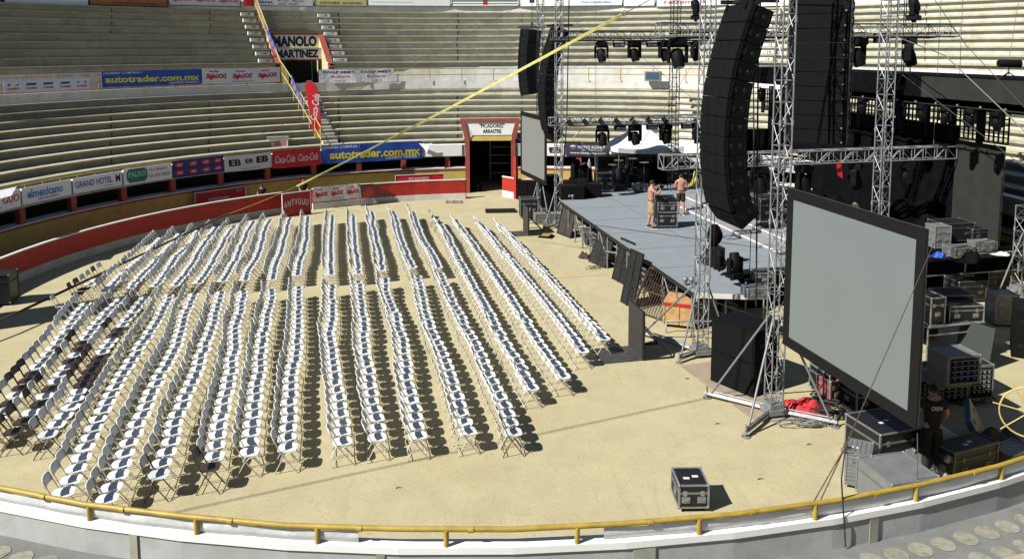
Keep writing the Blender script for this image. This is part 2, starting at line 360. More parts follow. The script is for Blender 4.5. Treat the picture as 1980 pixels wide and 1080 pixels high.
ringpart('top_parapet', [(33.75, 10.8), (33.75, 11.42), (33.95, 11.42), (33.95, 10.8)], WHITEC, upper, tint=None)
ringpart('walkway_front_wall', [(25.60, 5.64), (25.60, 6.12), (25.74, 6.12), (25.74, 5.64)], WHITEC, upper)
# ---- vertical joints of the stands (dark weathered seams)
sm = MB()
for px in (655, 885, 1010, 1650, 215, 405, 1790):
    for (RR, ZZ, n0, n1) in ((LR, LZ, 2, 10), (UR, UZ, 5 if px < 700 else 1, 9)):
        for k in range(n0, n1):
            ph = phi_px(px, RR(k), ZZ(k)) + random.uniform(-.002, .002); wd = 2.2 if px in (885, 655) else 1.0; p = ring(ph, RR(k) - .132, ZZ(k) - .045)
            sm.box(p, (.05 * wd, .010, .10), rz=ph - PI / 2)
            p = ring(ph, RR(k) + .033, ZZ(k) - .25); sm.box(p, (.035 * wd, .05, .26), rz=ph - PI / 2)
tag(ch(obj('expansion_joint', sm, mat('joint_dirt', (0.10, 0.09, 0.07), 0.95)), upper), kind='stuff')
# ---- railings
def railing(name, label, R, z0, heights, ph0, ph1, dp, r, parent_group=None, m=YELP, balusters=0, n=60, post_r=None):
    t = thing(name, label, 'railing', ring((ph0 + ph1) / 2, R, z0), 0, parent_group)
    for h in heights:
        pts = [ring(ph0 + (ph1 - ph0) * i / n, R, z0 + h) for i in range(n + 1)]
        ch(obj('rail', MB().tube(pts, r, 8), m), t)
    ph = ph0; c = 0
    while ph <= ph1 + 1e-6:
        p = ring(ph, R); ch(obj('post', MB().cyl((p.x, p.y, z0 - .02), (p.x, p.y, z0 + max(heights)), post_r or r * .9, 8), m), t); ph += dp; c += 1
    if balusters:
        mb = MB(); k = 0; ph = ph0
        while ph < ph1: p = ring(ph, R); mb.cyl((p.x, p.y, z0), (p.x, p.y, z0 + max(heights)), .008, 4); ph += balusters
        ch(obj('baluster_row', mb, m), t)
    return t
railing('walkway_railing', 'yellow pipe railing along the walkway on the sunny far side', 25.5, 6.12, (.42, .80), R_(36), phi_px(632, 25.5), R_(4.6), .030, m=YELP)
railing('walkway_railing', 'rusty yellow railing along the walkway behind the left banners', 25.5, 6.12, (.1, .45, .80), phi_px(548, 25.5), R_(200), R_(4.6), .022, balusters=R_(.45), m=mat('rusty_yellow', (0.42, 0.22, 0.06), 0.7, var=0.5, scale=3))
railing('parapet_railing', 'low yellow pipe rail above the left sign boards', R1 + .15, P_T, (.17,), phi_px(345, R1 + .15), R_(200), R_(2.55), .022)
railing('parapet_railing', 'low yellow pipe rail on the far parapet right of the portal', R1 + .15, P_T, (.17,), R_(20), phi_px(1004, R1), R_(4), .02)
# foreground rail
NR = 18.35
def near_phi(px, R, z):
    best = None
    for i in range(2000):
        ph = R_(230) + R_(80) * i / 2000; x = proj(ring(ph, R, z))[0]
        if best is None or abs(x - px) < best[0]: best = (abs(x - px), ph)
    return best[1]
# the near parapet has its own slab, a hand's breadth inside the ring of the far one
near = thing('foreground_parapet', 'grey concrete parapet with white painted top in the foreground', 'parapet', ring(R_(270), NR))
npx0, npx1 = R_(236), R_(304)
ch(obj('wall_face', MB().ringprof([(NR - .105, 0.4), (NR - .105, 2.65), (NR + .02, 2.65), (NR + .02, 0.4)], npx0, npx1, 17), GREYC), near)
ch(obj('white_top', MB().ringprof([(NR - .125, 2.5), (NR - .125, 2.68), (NR + .045, 2.68), (NR + .045, 2.60)], npx0, npx1, 17), WHITEP), near)
ch(obj('near_walkway_slab', MB().ringprof([(NR + .02, 1.9), (NR + .02, 2.27), (R1 + 1.55, 2.27), (R1 + 1.55, 1.9)], npx0, npx1, 17), NSL), lower)
# ================================================================== SIGNS
def wavef(amp, seed):
    rnd = random.Random(seed); a, b, c = rnd.uniform(2, 4), rnd.uniform(5, 8), rnd.uniform(0, 6)
    return lambda x, z: amp * (math.sin(a * x + c) + .5 * math.sin(b * x + 2 * z + c) + .4 * math.sin(5 * z + 3 * x))
def board(name, label, cat, loc, rz, w, h, m, texts=(), wave=0.0, frame=None, group=None, tilt=0.0, patches=(), sag=0.0):
    """upright panel: local X = width, Z = up from its lower edge, facing local -Y"""
    t = thing(name, label, cat, loc, rz, group); t.rotation_euler = (tilt, 0, rz)
    f = wavef(wave, len(label) + int(w * 100)) if wave else (lambda x, z: 0.0)
    sg = lambda x: -sag * (1 - (2 * x / w) ** 2)
    nx = max(2, int(w * 5)) if wave else 1; nz = 4 if wave else 1
    mb = MB(); vs = []
    for side in (0, 1):
        for j in range(nz + 1):
            for i in range(nx + 1):
                x = -w / 2 + w * i / nx; z = h * j / nz; vs.append((x, f(x, z) + (.0 if side == 0 else (.012 if wave else .03)), z + sg(x)))
    L = (nx + 1) * (nz + 1); fs = []
    for j in range(nz):
        for i in range(nx):
            a = j * (nx + 1) + i; fs.append((a, a + 1, a + nx + 2, a + nx + 1)); fs.append((L + a, L + a + nx + 1, L + a + nx + 2, L + a + 1))
    for i in range(nx):
        fs.append((i + 1, i, L + i, L + i + 1)); a = nz * (nx + 1) + i; fs.append((a, a + 1, L + a + 1, L + a))
    for j in range(nz):
        a = j * (nx + 1); fs.append((a, a + nx + 1, L + a + nx + 1, L + a)); a += nx; fs.append((a + nx + 1, a, L + a, L + a + nx + 1))
    mb.add(vs, fs); obj('panel', mb, m, t)
    def warp(q, off): q.v = [(x, f(x, z) - off, z + sg(x)) for (x, y, z) in q.v]; return q
    for (x, z, pw, ph, pm, shape) in patches:
        q = MB(); cx = (x - .5) * w; cz = z * h; pw *= w; ph *= h
        if shape == 'e':
            n = 20; q.add([(cx + pw / 2 * math.cos(2 * PI * i / n), 0, cz + ph / 2 * math.sin(2 * PI * i / n)) for i in range(n)], [tuple(range(n))])
        elif shape == 'h':
            n = 6; q.add([(cx + pw / 2 * c_, 0, cz + ph / 2 * s_) for c_, s_ in ((-1, -.55), (-.75, -1), (.75, -1), (1, -.55), (1, .55), (.75, 1), (-.75, 1), (-1, .55))], [tuple(range(8))])
        elif shape == 's':
            q.add([(cx - pw / 2, 0, cz - ph / 2), (cx + pw * .38, 0, cz - ph / 2), (cx + pw / 2, 0, cz + ph / 2), (cx - pw * .38, 0, cz + ph / 2)], [(0, 1, 2, 3)])
        else:
            k = 6
            q.add([(cx - pw / 2 + pw * i / k, 0, cz + sgn * ph / 2) for sgn in (-1, 1) for i in range(k + 1)], [(i, i + 1, k + 2 + i, k + 1 + i) for i in range(k)])
        obj('emblem', warp(q, .004), pm, t)
    for (s, x, z, tw, th, tm, bold, shear) in texts:
        obj('lettering', warp(textmb(s, tw * w, th * h, bold, shear, ((x - .5) * w, 0, z * h)), .009), tm, t)
    if frame:
        q = MB(); b = .035
        for c, d in (((0, 0, -b / 2), (w + 2 * b, .05, b)), ((0, 0, h + b / 2), (w + 2 * b, .05, b)), ((-w / 2 - b / 2, 0, h / 2), (b, .05, h)), ((w / 2 + b / 2, 0, h / 2), (b, .05, h))): q.box(c, d)
        obj('frame', q, frame, t)
    return t
def ringboard(name, label, cat, px0, px1, yt, yb, R, m, **kw):
    p0, p1 = phi_px(px0, R), phi_px(px1, R); A = ring(p0, R); B = ring(p1, R); c = (A + B) / 2; d = B - A
    pm = (px0 + px1) / 2; z1 = atY(pm, yt, c.y).z; z0 = atY(pm, yb, c.y).z
    return board(name, label, cat, (c.x, c.y, z0), math.atan2(d.y, d.x), d.length, z1 - z0, m, **kw)
RB = R1 - .07
G1 = 'sign boards along the lower parapet'
ringboard('sign_board', 'white sign board with red lettering at the left edge', 'sign', -60, 38, 376, 410, RB, WHITEP, group=G1,
          texts=[('GUO', .80, .55, .34, .42, REDT, .02, 0), ('SERVICIO', .45, .18, .3, .14, BLKT, 0, 0)])
cl = MB(); p = at(18, 372, 2.9); cl.add([at(-20, 372, 3.0), at(32, 361, 3.0), at(22, 378, 2.85), at(-20, 390, 2.7), at(-20, 373, 2.95) + V((0, .1, 0)), at(30, 363, 2.95) + V((0, .1, 0))], [(0, 1, 2, 3), (4, 5, 1, 0)])
tag(obj('loose_cloth', cl, WCLOTH), 'pale loose cloth flapping over the red lettered sign', 'cloth')
ringboard('sign_board', 'white sign board with large light blue newspaper lettering', 'sign', 41, 136, 355, 386, RB, WHITEP, group=G1,
          texts=[('elmexicano', .46, .58, .72, .52, LBLU, .03, 0), ('GRAN DIARIO REGIONAL', .52, .18, .42, .12, BLKT, 0, 0)])
ringboard('sign_board', 'white sign board with blue hotel lettering', 'sign', 140, 234, 338, 366, RB, WHITEP, group=G1,
          texts=[('GRAND HOTEL', .42, .55, .76, .42, DBLU, .02, 0), ('TIJUANA', .72, .16, .2, .14, DBLU, 0, 0), ('M', .92, .55, .1, .52, BLKT, .03, 0)])
ringboard('sign_board', 'white sign board with green hexagonal emblem', 'sign', 238, 331, 321, 351, RB, WHITEP, group=G1,
          texts=[('PALKO', .27, .6, .36, .34, mat('mint_print', (.35, .65, .5)), .02, .1), ('VIVE LA EXPERIENCIA', .70, .72, .4, .16, BLKT, 0, 0), ('Tel. 634 0604', .72, .36, .46, .24, BLKT, 0, 0)],
          patches=[(.27, .52, .42, .86, GRN, 'h')])
ringboard('banner', 'navy banner with eight red oval emblems', 'banner', 333, 432, 306, 338, RB, NAVY, group=G1, wave=.012,
          patches=[(x, z, .17, .3, REDT, 'e') for x in (.13, .39, .64, .88) for z in (.28, .74)],
          texts=[('AS', x, z, .10, .14, WHT, .01, .2) for x in (.13, .39, .64, .88) for z in (.28, .74)])
ringboard('banner', 'white cloth banner with black and red block letters', 'banner', 433, 524, 298, 328, RB, WCLOTH, group=G1, wave=.02, sag=.03,
          texts=[('EB', .22, .55, .26, .42, BLKT, .04, 0), ('EB', .52, .6, .16, .28, BLKT, .04, 0), ('EB', .80, .62, .26, .42, BLKT, .04, 0), ('facebook.com/EB', .55, .15, .4, .1, DBLU, 0, 0)],
          patches=[(.13, .55, .05, .42, REDT, 'r'), (.71, .62, .05, .42, REDT, 'r'), (.455, .6, .03, .28, REDT, 'r')])
ringboard('banner', 'red cloth banner with white script lettering written twice', 'banner', 526, 619, 288, 322, RB, COKE, group=G1, wave=.03, sag=.02,
          texts=[('Coca-Cola', .26, .5, .42, .42, WHT, .012, .35), ('Coca-Cola', .74, .52, .42, .42, WHT, .012, .35)])
ringboard('banner', 'blue banner with big yellow lettering on the lower parapet', 'banner', 621, 816, 277, 312, RB, BLUEP, group=G1, wave=.014,
          texts=[('autotrader.com.mx', .53, .46, .9, .46, YELT, .035, 0), ('¿QUIERES COMPRAR ?', .19, .86, .36, .17, WHT, .01, 0), ('¿QUIERES VENDER ?', .80, .14, .34, .16, WHT, .01, 0)])
ringboard('sign_board', 'plain white board left of the portal', 'sign', 822, 893, 280, 302, RB, WHITEP, group=G1)
q = MB(); c = atY(822, 288, ring(phi_px(822, RB), RB).y - .15)
q.add([(-.35, 0, .32), (.1, -.05, .3), (.42, 0, .34), (.2, -.12, .05), (.3, -.05, -.35), (.12, -.15, -.2), (-.05, -.06, .02)], [(0, 6, 1), (1, 6, 3, 2), (6, 5, 3), (5, 4, 3)], M4.Translation(c))
tag(obj('crumpled_cloth', q, WCLOTH), 'crumpled white cloth hanging beside the blue banner end', 'cloth')
ringboard('banner', 'white banner with red and black block letters right of the portal', 'banner', 1012, 1090, 279, 301, RB, WHITEP, group=G1,
          texts=[('EB', .8, .5, .3, .5, BLKT, .05, 0), ('EB', .3, .5, .3, .5, BLKT, .05, 0)], patches=[(.68, .6, .1, .3, REDT, 'r')])
ringboard('banner', 'dark purple banner with white nightclub lettering', 'banner', 1093, 1176, 278, 301, RB, PURP, group=G1,
          texts=[('HONG KONG', .60, .72, .6, .26, WHT, .01, 0), ("GENTLEMEN'S CLUB", .62, .47, .46, .1, WHT, 0, 0), ('www.hktijuana.com', .53, .2, .82, .22, WHT, .01, 0), ('*', .18, .68, .14, .4, WHT, .05, 0)])
ringboard('banner', 'white banner with a red oval and blue lettering behind the tent', 'banner', 1179, 1310, 279, 305, RB, WHITEP, group=G1,
          texts=[('MEDICO', .56, .5, .26, .3, LBLU, .03, 0), ('PUNTO CERO', .56, .2, .22, .12, DBLU, 0, 0)], patches=[(.24, .5, .2, .3, REDT, 'e')])
ringboard('sign_board', 'plain white board between the tent and the tower', 'sign', 1313, 1400, 279, 303, RB, WHITEP, group=G1)
# walkway banners
RW = 25.38; G2 = 'banners tied to the walkway railing'
ringboard('banner', 'white banner with a row of five small vehicle logos', 'banner', 18, 181, 154, 176, RW, WCLOTH, group=G2, wave=.02,
          texts=[('CARS', x, .32, .13, .18, REDT, .05, .2) for x in (.1, .3, .5, .7, .9)], patches=[(x, .66, .13, .2, DBLU, 's') for x in (.1, .3, .5, .7, .9)])
ringboard('banner', 'navy banner scrap at the left edge of the walkway', 'banner', -60, 5, 144, 172, RW, NAVY, group=G2)
ringboard('banner', 'blue banner with big yellow lettering on the walkway railing', 'banner', 205, 396, 136, 166, RW, BLUEP, group=G2, wave=.014,
          texts=[('autotrader.com.mx', .5, .48, .94, .42, YELT, .035, 0), ('¿QUIERES COMPRAR ?', .2, .86, .37, .16, WHT, .01, 0), ('¿QUIERES VENDER ?', .81, .14, .32, .15, WHT, .01, 0)])
def siglo(n): return [('SigloXXI', (i + .5) / n, .46, .76 / n, .40, REDT, .06, .15) for i in range(n)] + [('Swap Meet', (i + .42) / n, .80, .36 / n, .16, REDT, .04, .1) for i in range(n)] + [('@SwapMeetSigloXXI', .5, .13, .28, .1, BLKT, 0, 0)]
ringboard('banner', 'white banner with three red slanted logos left of the stairs', 'banner', 398, 545, 131, 160, RW, WCLOTH, group=G2, wave=.025, sag=.04, texts=siglo(3))
ringboard('banner', 'white banner with blue market lettering right of the stairs', 'banner', 620, 763, 134, 159, RW, WCLOTH, group=G2, wave=.025, sag=.03,
          texts=[('SWAP MEET', .26, .82, .42, .2, NAVY, .03, 0), ('SWAP MEET', .76, .82, .42, .2, NAVY, .03, 0), ('Mi Energia', .28, .46, .26, .2, REDT, .02, .2), ('Mi Energia', .76, .46, .26, .2, REDT, .02, .2), ('TIJUANA', .27, .14, .16, .1, NAVY, 0, 0), ('TIJUANA', .77, .14, .16, .1, NAVY, 0, 0)])
# top billboards (only their lower edges show)
RT = 33.65; G3 = 'advertising boards above the top parapet'
tops = [(-40, 26, 'half white half navy', WHITEP, []), (28, 186, 'plain white', WHITEP, []), (189, 336, 'orange', ORNG, [('686 838 1660   CEL (664) 387 2662', .6, .14, .6, .10, BLKT, .01, 0)]),
        (339, 474, 'white with three red logos', WCLOTH, [('SigloXXI', (i + .5) / 3, .30, .28, .22, REDT, .03, .15) for i in range(3)]),
        (500, 612, 'white with navy lettering', WHITEP, [('JUANA', .17, .16, .3, .18, NAVY, .04, 0), ('CERVEZA DE', .17, .4, .3, .12, NAVY, .02, 0), ('MAYOREO Y MENUDEO\n686-8191 / 686-6472', .62, .2, .45, .3, BLKT, .005, 0)]),
        (615, 714, 'pale yellow and white map', mat('pale_yellow_print', (.62, .58, .24), .7), [('DISPONIBLE  664 3071093', .5, .16, .8, .14, BLKT, .01, 0)]),
        (716, 873, 'white with thin grey arcs', WHITEP, []), (877, 1003, 'green white and red striped', WHITEP, []),
        (1006, 1200, 'white with small coloured writing', WHITEP, [('Novedades', .75, .2, .3, .14, LBLU, .01, .3)]), (1203, 1262, 'white with pale yellow ovals', WHITEP, []), (1266, 1400, 'white with red script', WHITEP, [('Hazanero', .4, .24, .6, .2, REDT, .02, .2)]), (1403, 1600, 'blank white', WHITEP, [])]
for (x0, x1, d, m, tx) in tops:
    pt = []
    if 'green white' in d: pt = [(.5, .28, .98, .09, mat('dark_green_print', (.02, .12, .08)), 'r'), (.5, .12, .98, .06, REDT, 'r'), (.5, .22, .07, .34, REDT, 'r')]
    if 'navy' in d and 'half' in d: pt = [(.85, .4, .3, .8, NAVY, 'r')]
    if 'arcs' in d: pt = [(.3, .2, .5, .02, ALUD, 'r')]
    ringboard('billboard', f'{d} billboard on top of the stand', 'billboard', x0, x1, -22, 11.5, RT, m, group=G3, texts=tx, patches=pt, frame=BSTEEL)
ringboard('pennant', 'red square flag above the stair fence', 'flag', 480, 499, -14, 12, RT - .3, COKE, wave=.02)
# ================================================================== PICADORES portal
pc = (PG0 + PG1) / 2; pp = ring(pc, R1 - .05); prz = pc - PI / 2; pw = (ring(PG0, R1) - ring(PG1, R1)).length
port = thing('picadors_portal', 'red framed gate portal with white lettered panel in the arena wall', 'portal', pp, prz)
zt = 4.12; ztc = 3.02
fr = MB()
for sx in (-1, 1):
    fr.box((sx * (pw / 2 - .02), 0, 1.5), (.24, .22, 3.0))
    x0 = sx * (pw / 2 - .02); x1 = sx * (pw / 2 + .24)
    fr.prism([(x0 - .12, 3.0), (x0 + .12, 3.0), (x1 + .12, zt), (x1 - .12, zt)], -.11, .11, 'y')
fr.box((0, 0, zt + .06), (pw + .72, .16, .16))
obj('red_frame', fr, REDD, port)
q = MB(); q.prism([(-pw / 2 - .1, zt - .02), (pw / 2 + .1, zt - .02), (pw / 2 - .1, 3.3), (-pw / 2 + .34, 3.3)], .00, .06, 'y'); obj('white_panel', q, WHITEP, port)
q = MB(); q.add([(-pw / 2 - .12, -.02, zt - .02), (-pw / 2 + .34, -.02, 3.3), (-pw / 2 + .10, -.02, 3.02), (-pw / 2 - .1, .0, zt - .02)], [(0, 1, 3), (0, 2, 1)]); obj('side_cheek', q, WHITEC, port)
q = MB(); q.add([(-pw / 2 + .30, .03, 3.3), (pw / 2 - .1, .03, 3.3), (pw / 2 - .12, -.0, 2.98), (-pw / 2 + .10, .0, 2.98), (-pw / 2 + .1, .6, 2.9), (pw / 2 - .1, .6, 2.9)], [(0, 1, 2, 3), (3, 2, 5, 4), (0, 4, 5, 1)]); obj('yellow_soffit', q, YELW, port)
obj('lettering', textmb('"PICADORES"', 1.42, .24, .02, 0, (.10, -.008, 3.84)), BLKT, port)
obj('lettering', textmb('ARRASTRE', 1.05, .22, .03, 0, (.10, -.008, 3.52)), BLKT, port)
obj('tunnel', MB().box((-pw / 2 - .05, 3.6, 1.6), (.2, 7, 3.2)).box((pw / 2 + .05, 3.6, 1.6), (.2, 7, 3.2)).box((0, 3.9, 3.1), (pw, 6.4, .2)).box((0, 7.0, 1.6), (pw, .2, 3.2)), DARKIN, port)
obj('top_slab', MB().box((0, .62, 3.6), (pw + .5, .5, 1.1)), WHITEC, port)
# shelving and dark bag inside the tunnel
sh = thing('shelf_rack', 'pale metal shelf rack inside the dark portal tunnel', 'shelf', port.matrix_world @ V((0, 0, 0)), prz)
bpy.context.view_layer.update(); MW = port.matrix_world
sh.location = MW @ V((.75, 3.6, 0)); q = MB()
for x in (-.75, .75): q.box((x, 0, 1.3), (.05, .4, 2.6))
obj('upright_frame', q, ALUD, sh)
for z in (.6, 1.2, 1.7, 2.2): obj('shelf', MB().box((0, 0, z), (1.5, .4, .04)), ALUD, sh)
dg = MB(); c = at(918, 362, .3); dg.ell((c.x - .1, c.y + .4, .28), (.33, .28, .34), jit=.15); dg.ell((c.x + .15, c.y + .3, .25), (.28, .25, .28), jit=.15)
tag(obj('bag', dg, BLKC), 'black bag lying on the threshold of the portal', 'bag')
# ---- MANOLO portal
mc = (MG0 + MG1) / 2; mp_ = ring(mc, 27.3, 5.62); mw = (ring(MG0, 27.4) - ring(MG1, 27.4)).length; mrz = mc - PI / 2
def stair_portal(label, loc, rz, w, lines):
    t = thing('stand_entrance', label, 'entrance', loc, rz)
    H = 3.5
    for sx in (-1, 1):
        q = MB(); x0 = sx * (w / 2 + .05); x1 = sx * (w / 2 - .02)
        q.add([(x0, 0, 0), (x0, 0, 1.4), (x0, 2.6, H), (x0, 3.2, H), (x0, 3.2, 0), (x0 + sx * .3, 0, 0), (x0 + sx * .3, 0, 1.4), (x0 + sx * .3, 2.6, H), (x0 + sx * .3, 3.2, H), (x0 + sx * .3, 3.2, 0)],
              [(0, 1, 2, 3, 4), (9, 8, 7, 6, 5), (0, 5, 6, 1), (1, 6, 7, 2), (2, 7, 8, 3)])
        obj('side_wall', q, CREAM, t)
        q = MB(); q.cyl((0, 0, 0), (0, 0, 1), .001, 3) if False else None
        a = V((x0 + sx * .15, -.02, 1.42)); b = V((x0 + sx * .15, 2.55, H + .02)); d = (b - a).normalized(); Mx = M4.Translation((a + b) / 2) @ d.to_track_quat('Y', 'Z').to_matrix().to_4x4()
        q = MB().box((0, 0, .03), (.34, (b - a).length + .1, .12), Mx).box((x0 + sx * .15, -.03, .7), (.34, .06, 1.4)); obj('red_coping', q, REDD, t)
    obj('red_lintel', MB().box((0, 2.6, H + .06), (w + .6, .3, .14)), REDD, t)
    obj('upper_panel', MB().box((0, 2.55, H - .42), (w + .08, .12, .84)), WHITEP, t)
    obj('cream_shelf', MB().box((0, 2.2, H - .87), (w + .08, .75, .06)), CREAM, t)
    obj('lower_panel', MB().box((0, 1.9, H - 1.24), (w + .08, .12, .68)), WHITEP, t)
    obj('red_edge', MB().box((0, 1.87, H - 1.62), (w + .08, .16, .08)), REDD, t)
    if lines:
        obj('lettering', textmb(lines[0], w * .98, .70, .055, 0, (-.05, 2.485, H - .42)), BLKT, t)
        obj('lettering', textmb(lines[1], w * .95, .54, .055, 0, (-.05, 1.835, H - 1.22)), BLKT, t)
    obj('dark_passage', MB().box((0, 3.2, .9), (w + .1, .1, 1.9)).box((0, 2.3, -.0), (w, 2, .02)), mat('near_black', (.008, .01, .012), .9), t)
    obj('gate_bars', MB().box((.85 if w > 2 else .3, 1.9, .95), (.05, .05, 1.9)).box((-.9 if w > 2 else -.3, 1.9, .95), (.04, .04, 1.9)), GRN, t)
    return t
stair_portal('white lettered stair entrance with red coping and two lines of black letters', mp_, mrz, mw, ('MANOLO', 'MARTINEZ'))
ph2 = phi_px(1348, 27.4, 7)
# ================================================================== stairs, numbers, stair fence
def aisle(label, px_top, px_bot, kind, first):
    RR, ZZ = (UR, UZ) if kind == 'u' else (LR, LZ); ks = range(1, 9) if kind == 'u' else range(1, 9)
    a = thing('aisle_steps', label, 'steps', (0, 0, 0), 0); A = []
    pb = phi_px(px_bot, RR(0 if kind == 'u' else 1), ZZ(1)); ptp = phi_px(px_top, RR(8), ZZ(8))
    for k in ks:
        ph = pb + (ptp - pb) * (k - .5) / 8
        r = RR(k) - .22; zt_ = ZZ(k) - (.2 if kind == 'u' else .16); p = ring(ph, r); hh = .22 if kind == 'u' else .17
        o = obj('step', MB().box((0, 0, -hh / 2), (.85, .42, hh)), WHITEC, a, loc=(p.x, p.y, zt_), rot=(0, 0, ph - PI / 2))
        if kind == 'u':
            obj('number', textmb(str(first + k), .22, .15, .02, 0, (.1, -.215, -.11)), BLKT, o)
            obj('white_block', MB().box((-.33, -.222, -.11), (.2, .02, .2)), WHT, o)
    return a
aisle('white numbered aisle steps left of the stair fence', 476, 516, 'u', 12)
aisle('white numbered aisle steps right of the lettered entrance', 624, 660, 'u', 12)
aisle('small white aisle steps running down beside the red feather flag', 606, 640, 'l', 0)
aisle('white aisle steps in the stand behind the hanging speakers', 1497, 1480, 'u', 12)
aisle('white aisle steps low down behind the stage tent', 1318, 1335, 'l', 0)
# stair fence: radial fence of boards and yellow rails
fp = R_(120.2)
fe = thing('stair_fence', 'yellow railed fence of brown boards running straight down the stands', 'fence', ring(fp, 26), 0)
def slope_pts(off):
    return [ring(fp, 19.3, 3.0 + off), ring(fp, 25.6, 5.8 + off), ring(fp, 27.4, 6.5 + off), ring(fp, 33.5, 10.9 + off)]
for off in (.35, 1.0): ch(obj('rail', MB().tube(slope_pts(off), .03, 6), YELF), fe)
bd = slope_pts(.42); bt = slope_pts(.95)
for i in range(3):
    if i < 2: continue
    nrm = V((-math.sin(fp), math.cos(fp), 0)) * .015
    q = MB(); q.add([bd[i] - nrm, bd[i + 1] - nrm, bt[i + 1] - nrm, bt[i] - nrm, bd[i] + nrm, bd[i + 1] + nrm, bt[i + 1] + nrm, bt[i] + nrm], [(0, 1, 2, 3), (7, 6, 5, 4), (0, 4, 5, 1), (3, 2, 6, 7)])
    ch(obj('board_panel', q, BOARDW if i == 2 else mat('tan_board', (.52, .40, .20), .8, var=.15)), fe)
for i in range(19):
    f = i / 18; L = slope_pts(0); seg = f * 3; j = min(2, int(seg)); p = L[j].lerp(L[j + 1], seg - j)
    ch(obj('post', MB().cyl(p - V((0, 0, .2)), p + V((0, 0, 1.02)), .025, 6), YELF), fe)
for (px0, py0, px1, py1) in ((512, 46, 535, 95), (562, 143, 584, 192)):
    A = atY(px0, py0, ring(fp, 30 if py0 < 100 else 24.5).y - .1); B = atY(px1, py1, ring(fp, 28.2 if py0 < 100 else 22.6).y - .1)
    q = MB(); w_ = V((.28, 0, .02)); q.add([A, B, B + V((.05, 0, -.55)), A + V((.05, 0, -.55)), A + V((.02, .02, 0)), B + V((.02, .02, 0)), B + V((.07, .02, -.55)), A + V((.07, .02, -.55))], [(0, 3, 2, 1), (4, 5, 6, 7), (0, 1, 5, 4)])
    t_ = tag(obj('banner', q, DBLU), 'blue strip banner with pink emblems on the ' + ('upper' if py0 < 100 else 'lower') + ' stair fence', 'banner')
    for k in range(4):
        c = A.lerp(B, (k + .5) / 4) + V((.02, -.03, -.27)); n = 10; e = MB().add([c + V((.10 * math.cos(2 * PI * i / n), 0, .17 * math.sin(2 * PI * i / n))) for i in range(n)], [tuple(range(n))]); obj('emblem', e, mat('pink_print', (.55, .25, .33), .7), t_)
# red feather flag
fb = atY(610, 262, ring(fp, 20.6).y - .2); fbx = thing('feather_flag', 'tall red feather flag with white script beside the stair fence', 'flag', fb, R_(10)); fbx.scale = (.9, .9, .9)
ptsf = [(-.1, 0), (-.30, 1.3), (-.55, 3.0), (-.45, 3.28), (-.2, 3.35), (.08, 3.1), (.28, 2.6), (.33, 1.6), (.36, .5)]
q = MB(); n = len(ptsf); q.prism([(x, z) for x, z in ptsf], -.01, .01, 'y'); obj('flag_cloth', q, COKE, fbx)
obj('pole', MB().tube([(.36, .02, -.4), (.36, .02, .5), (.345, .02, 1.6), (.30, .02, 2.6), (.08, .02, 3.13), (-.2, .02, 3.38), (-.47, .02, 3.3)], .02, 6), ALU, fbx)
tq = textmb('Coca-Cola', 1.6, .42, .01, .3); Rr = M4.Rotation(R_(-82), 4, 'Y'); tq.v = [tuple(Rr @ V(p) + V((.02, -.02, 1.75))) for p in tq.v]; obj('lettering', tq, WHT, fbx)
obj('flag_foot', MB().prism([(-.1, 0), (.36, .5), (.3, -.1), (.1, -.35)], -.015, .015, 'y'), mat('yellow_black_print', (.5, .45, .1), .7), fbx)
# vendor carts by the fence
for (px, py, lab) in ((534, 184, 'on the walkway above the feather flag'), (538, 288, 'at the foot of the stair fence')):
    Yc = ring(fp, 26.3 if py < 200 else 19.6).y - (.6 if py < 200 else .3); c = atY(px, py, Yc)
    t = thing('drink_cart', 'small white drink cart with grey lid ' + lab, 'cart', c, R_(15), 'drink carts by the stair fence')
    obj('body', MB().box((0, 0, .35), (1.05, .5, .5)), WHITEP, t, bevel=.02); obj('lid', MB().box((0, 0, .64), (1.15, .58, .08)), ALUD, t, bevel=.01)
    obj('red_panel', MB().box((.12, -.255, .35), (.6, .01, .3)), mat('pale_red_print', (.55, .2, .18), .7), t)
    for x in (-.35, .35): obj('wheel', MB().cyl((x, -.2, .08), (x, -.12, .08), .08, 10), BLK, t)
# blue and silver cooler on the far walkway
c = ring(phi_px(1260, 25.0), 25.2, 6.15); t = thing('cooler_box', 'silver and dark box standing on the far walkway wall', 'box', c, phi_px(1260, 25) - PI / 2)
obj('body', MB().box((0, 0, .3), (1.0, .4, .6)), SILV, t, bevel=.02); obj('dark_panel', MB().box((.0, -.21, .32), (.8, .02, .42)), mat('blue_dark_panel', (.06, .10, .16), .3), t)
# ================================================================== BARRERA (red inner fence)
HB = 1.09
def barrera(label, ph0, ph1, lit):
    t = thing('inner_fence', label, 'fence', ring((ph0 + ph1) / 2, R0)); n = max(2, int(abs(ph1 - ph0) / R_(4)))
    ch(obj('red_boards', MB().ringprof([(R0, .32), (R0, HB - .05), (R0 + .10, HB - .05), (R0 + .10, .32)], ph0, ph1, n), REDP), t)
    ch(obj('white_base', MB().ringprof([(R0 - .03, 0), (R0 - .03, .318), (R0 + .12, .318), (R0 + .12, 0)], ph0, ph1, n), GREYW if not lit else WHITEC), t)  # greyer base where not lit: shade put into the colour
    ch(obj('white_cap', MB().ringprof([(R0 - .02, HB - .048), (R0 - .02, HB), (R0 + .12, HB), (R0 + .12, HB - .048)], ph0, ph1, n), WHITEC), t)
    q = MB()
    for i in range(n + 1):
        ph = ph0 + (ph1 - ph0) * i / n; p = ring(ph, R0 + .16); q.box((p.x, p.y, .5), (.1, .1, 1.0), rz=ph)
    ch(obj('support_post', q, REDD), t)
barrera('long red wooden inner fence with worn shade-greyed white base on the shaded left side', phi_px(546, R0, 1), R_(232), False)
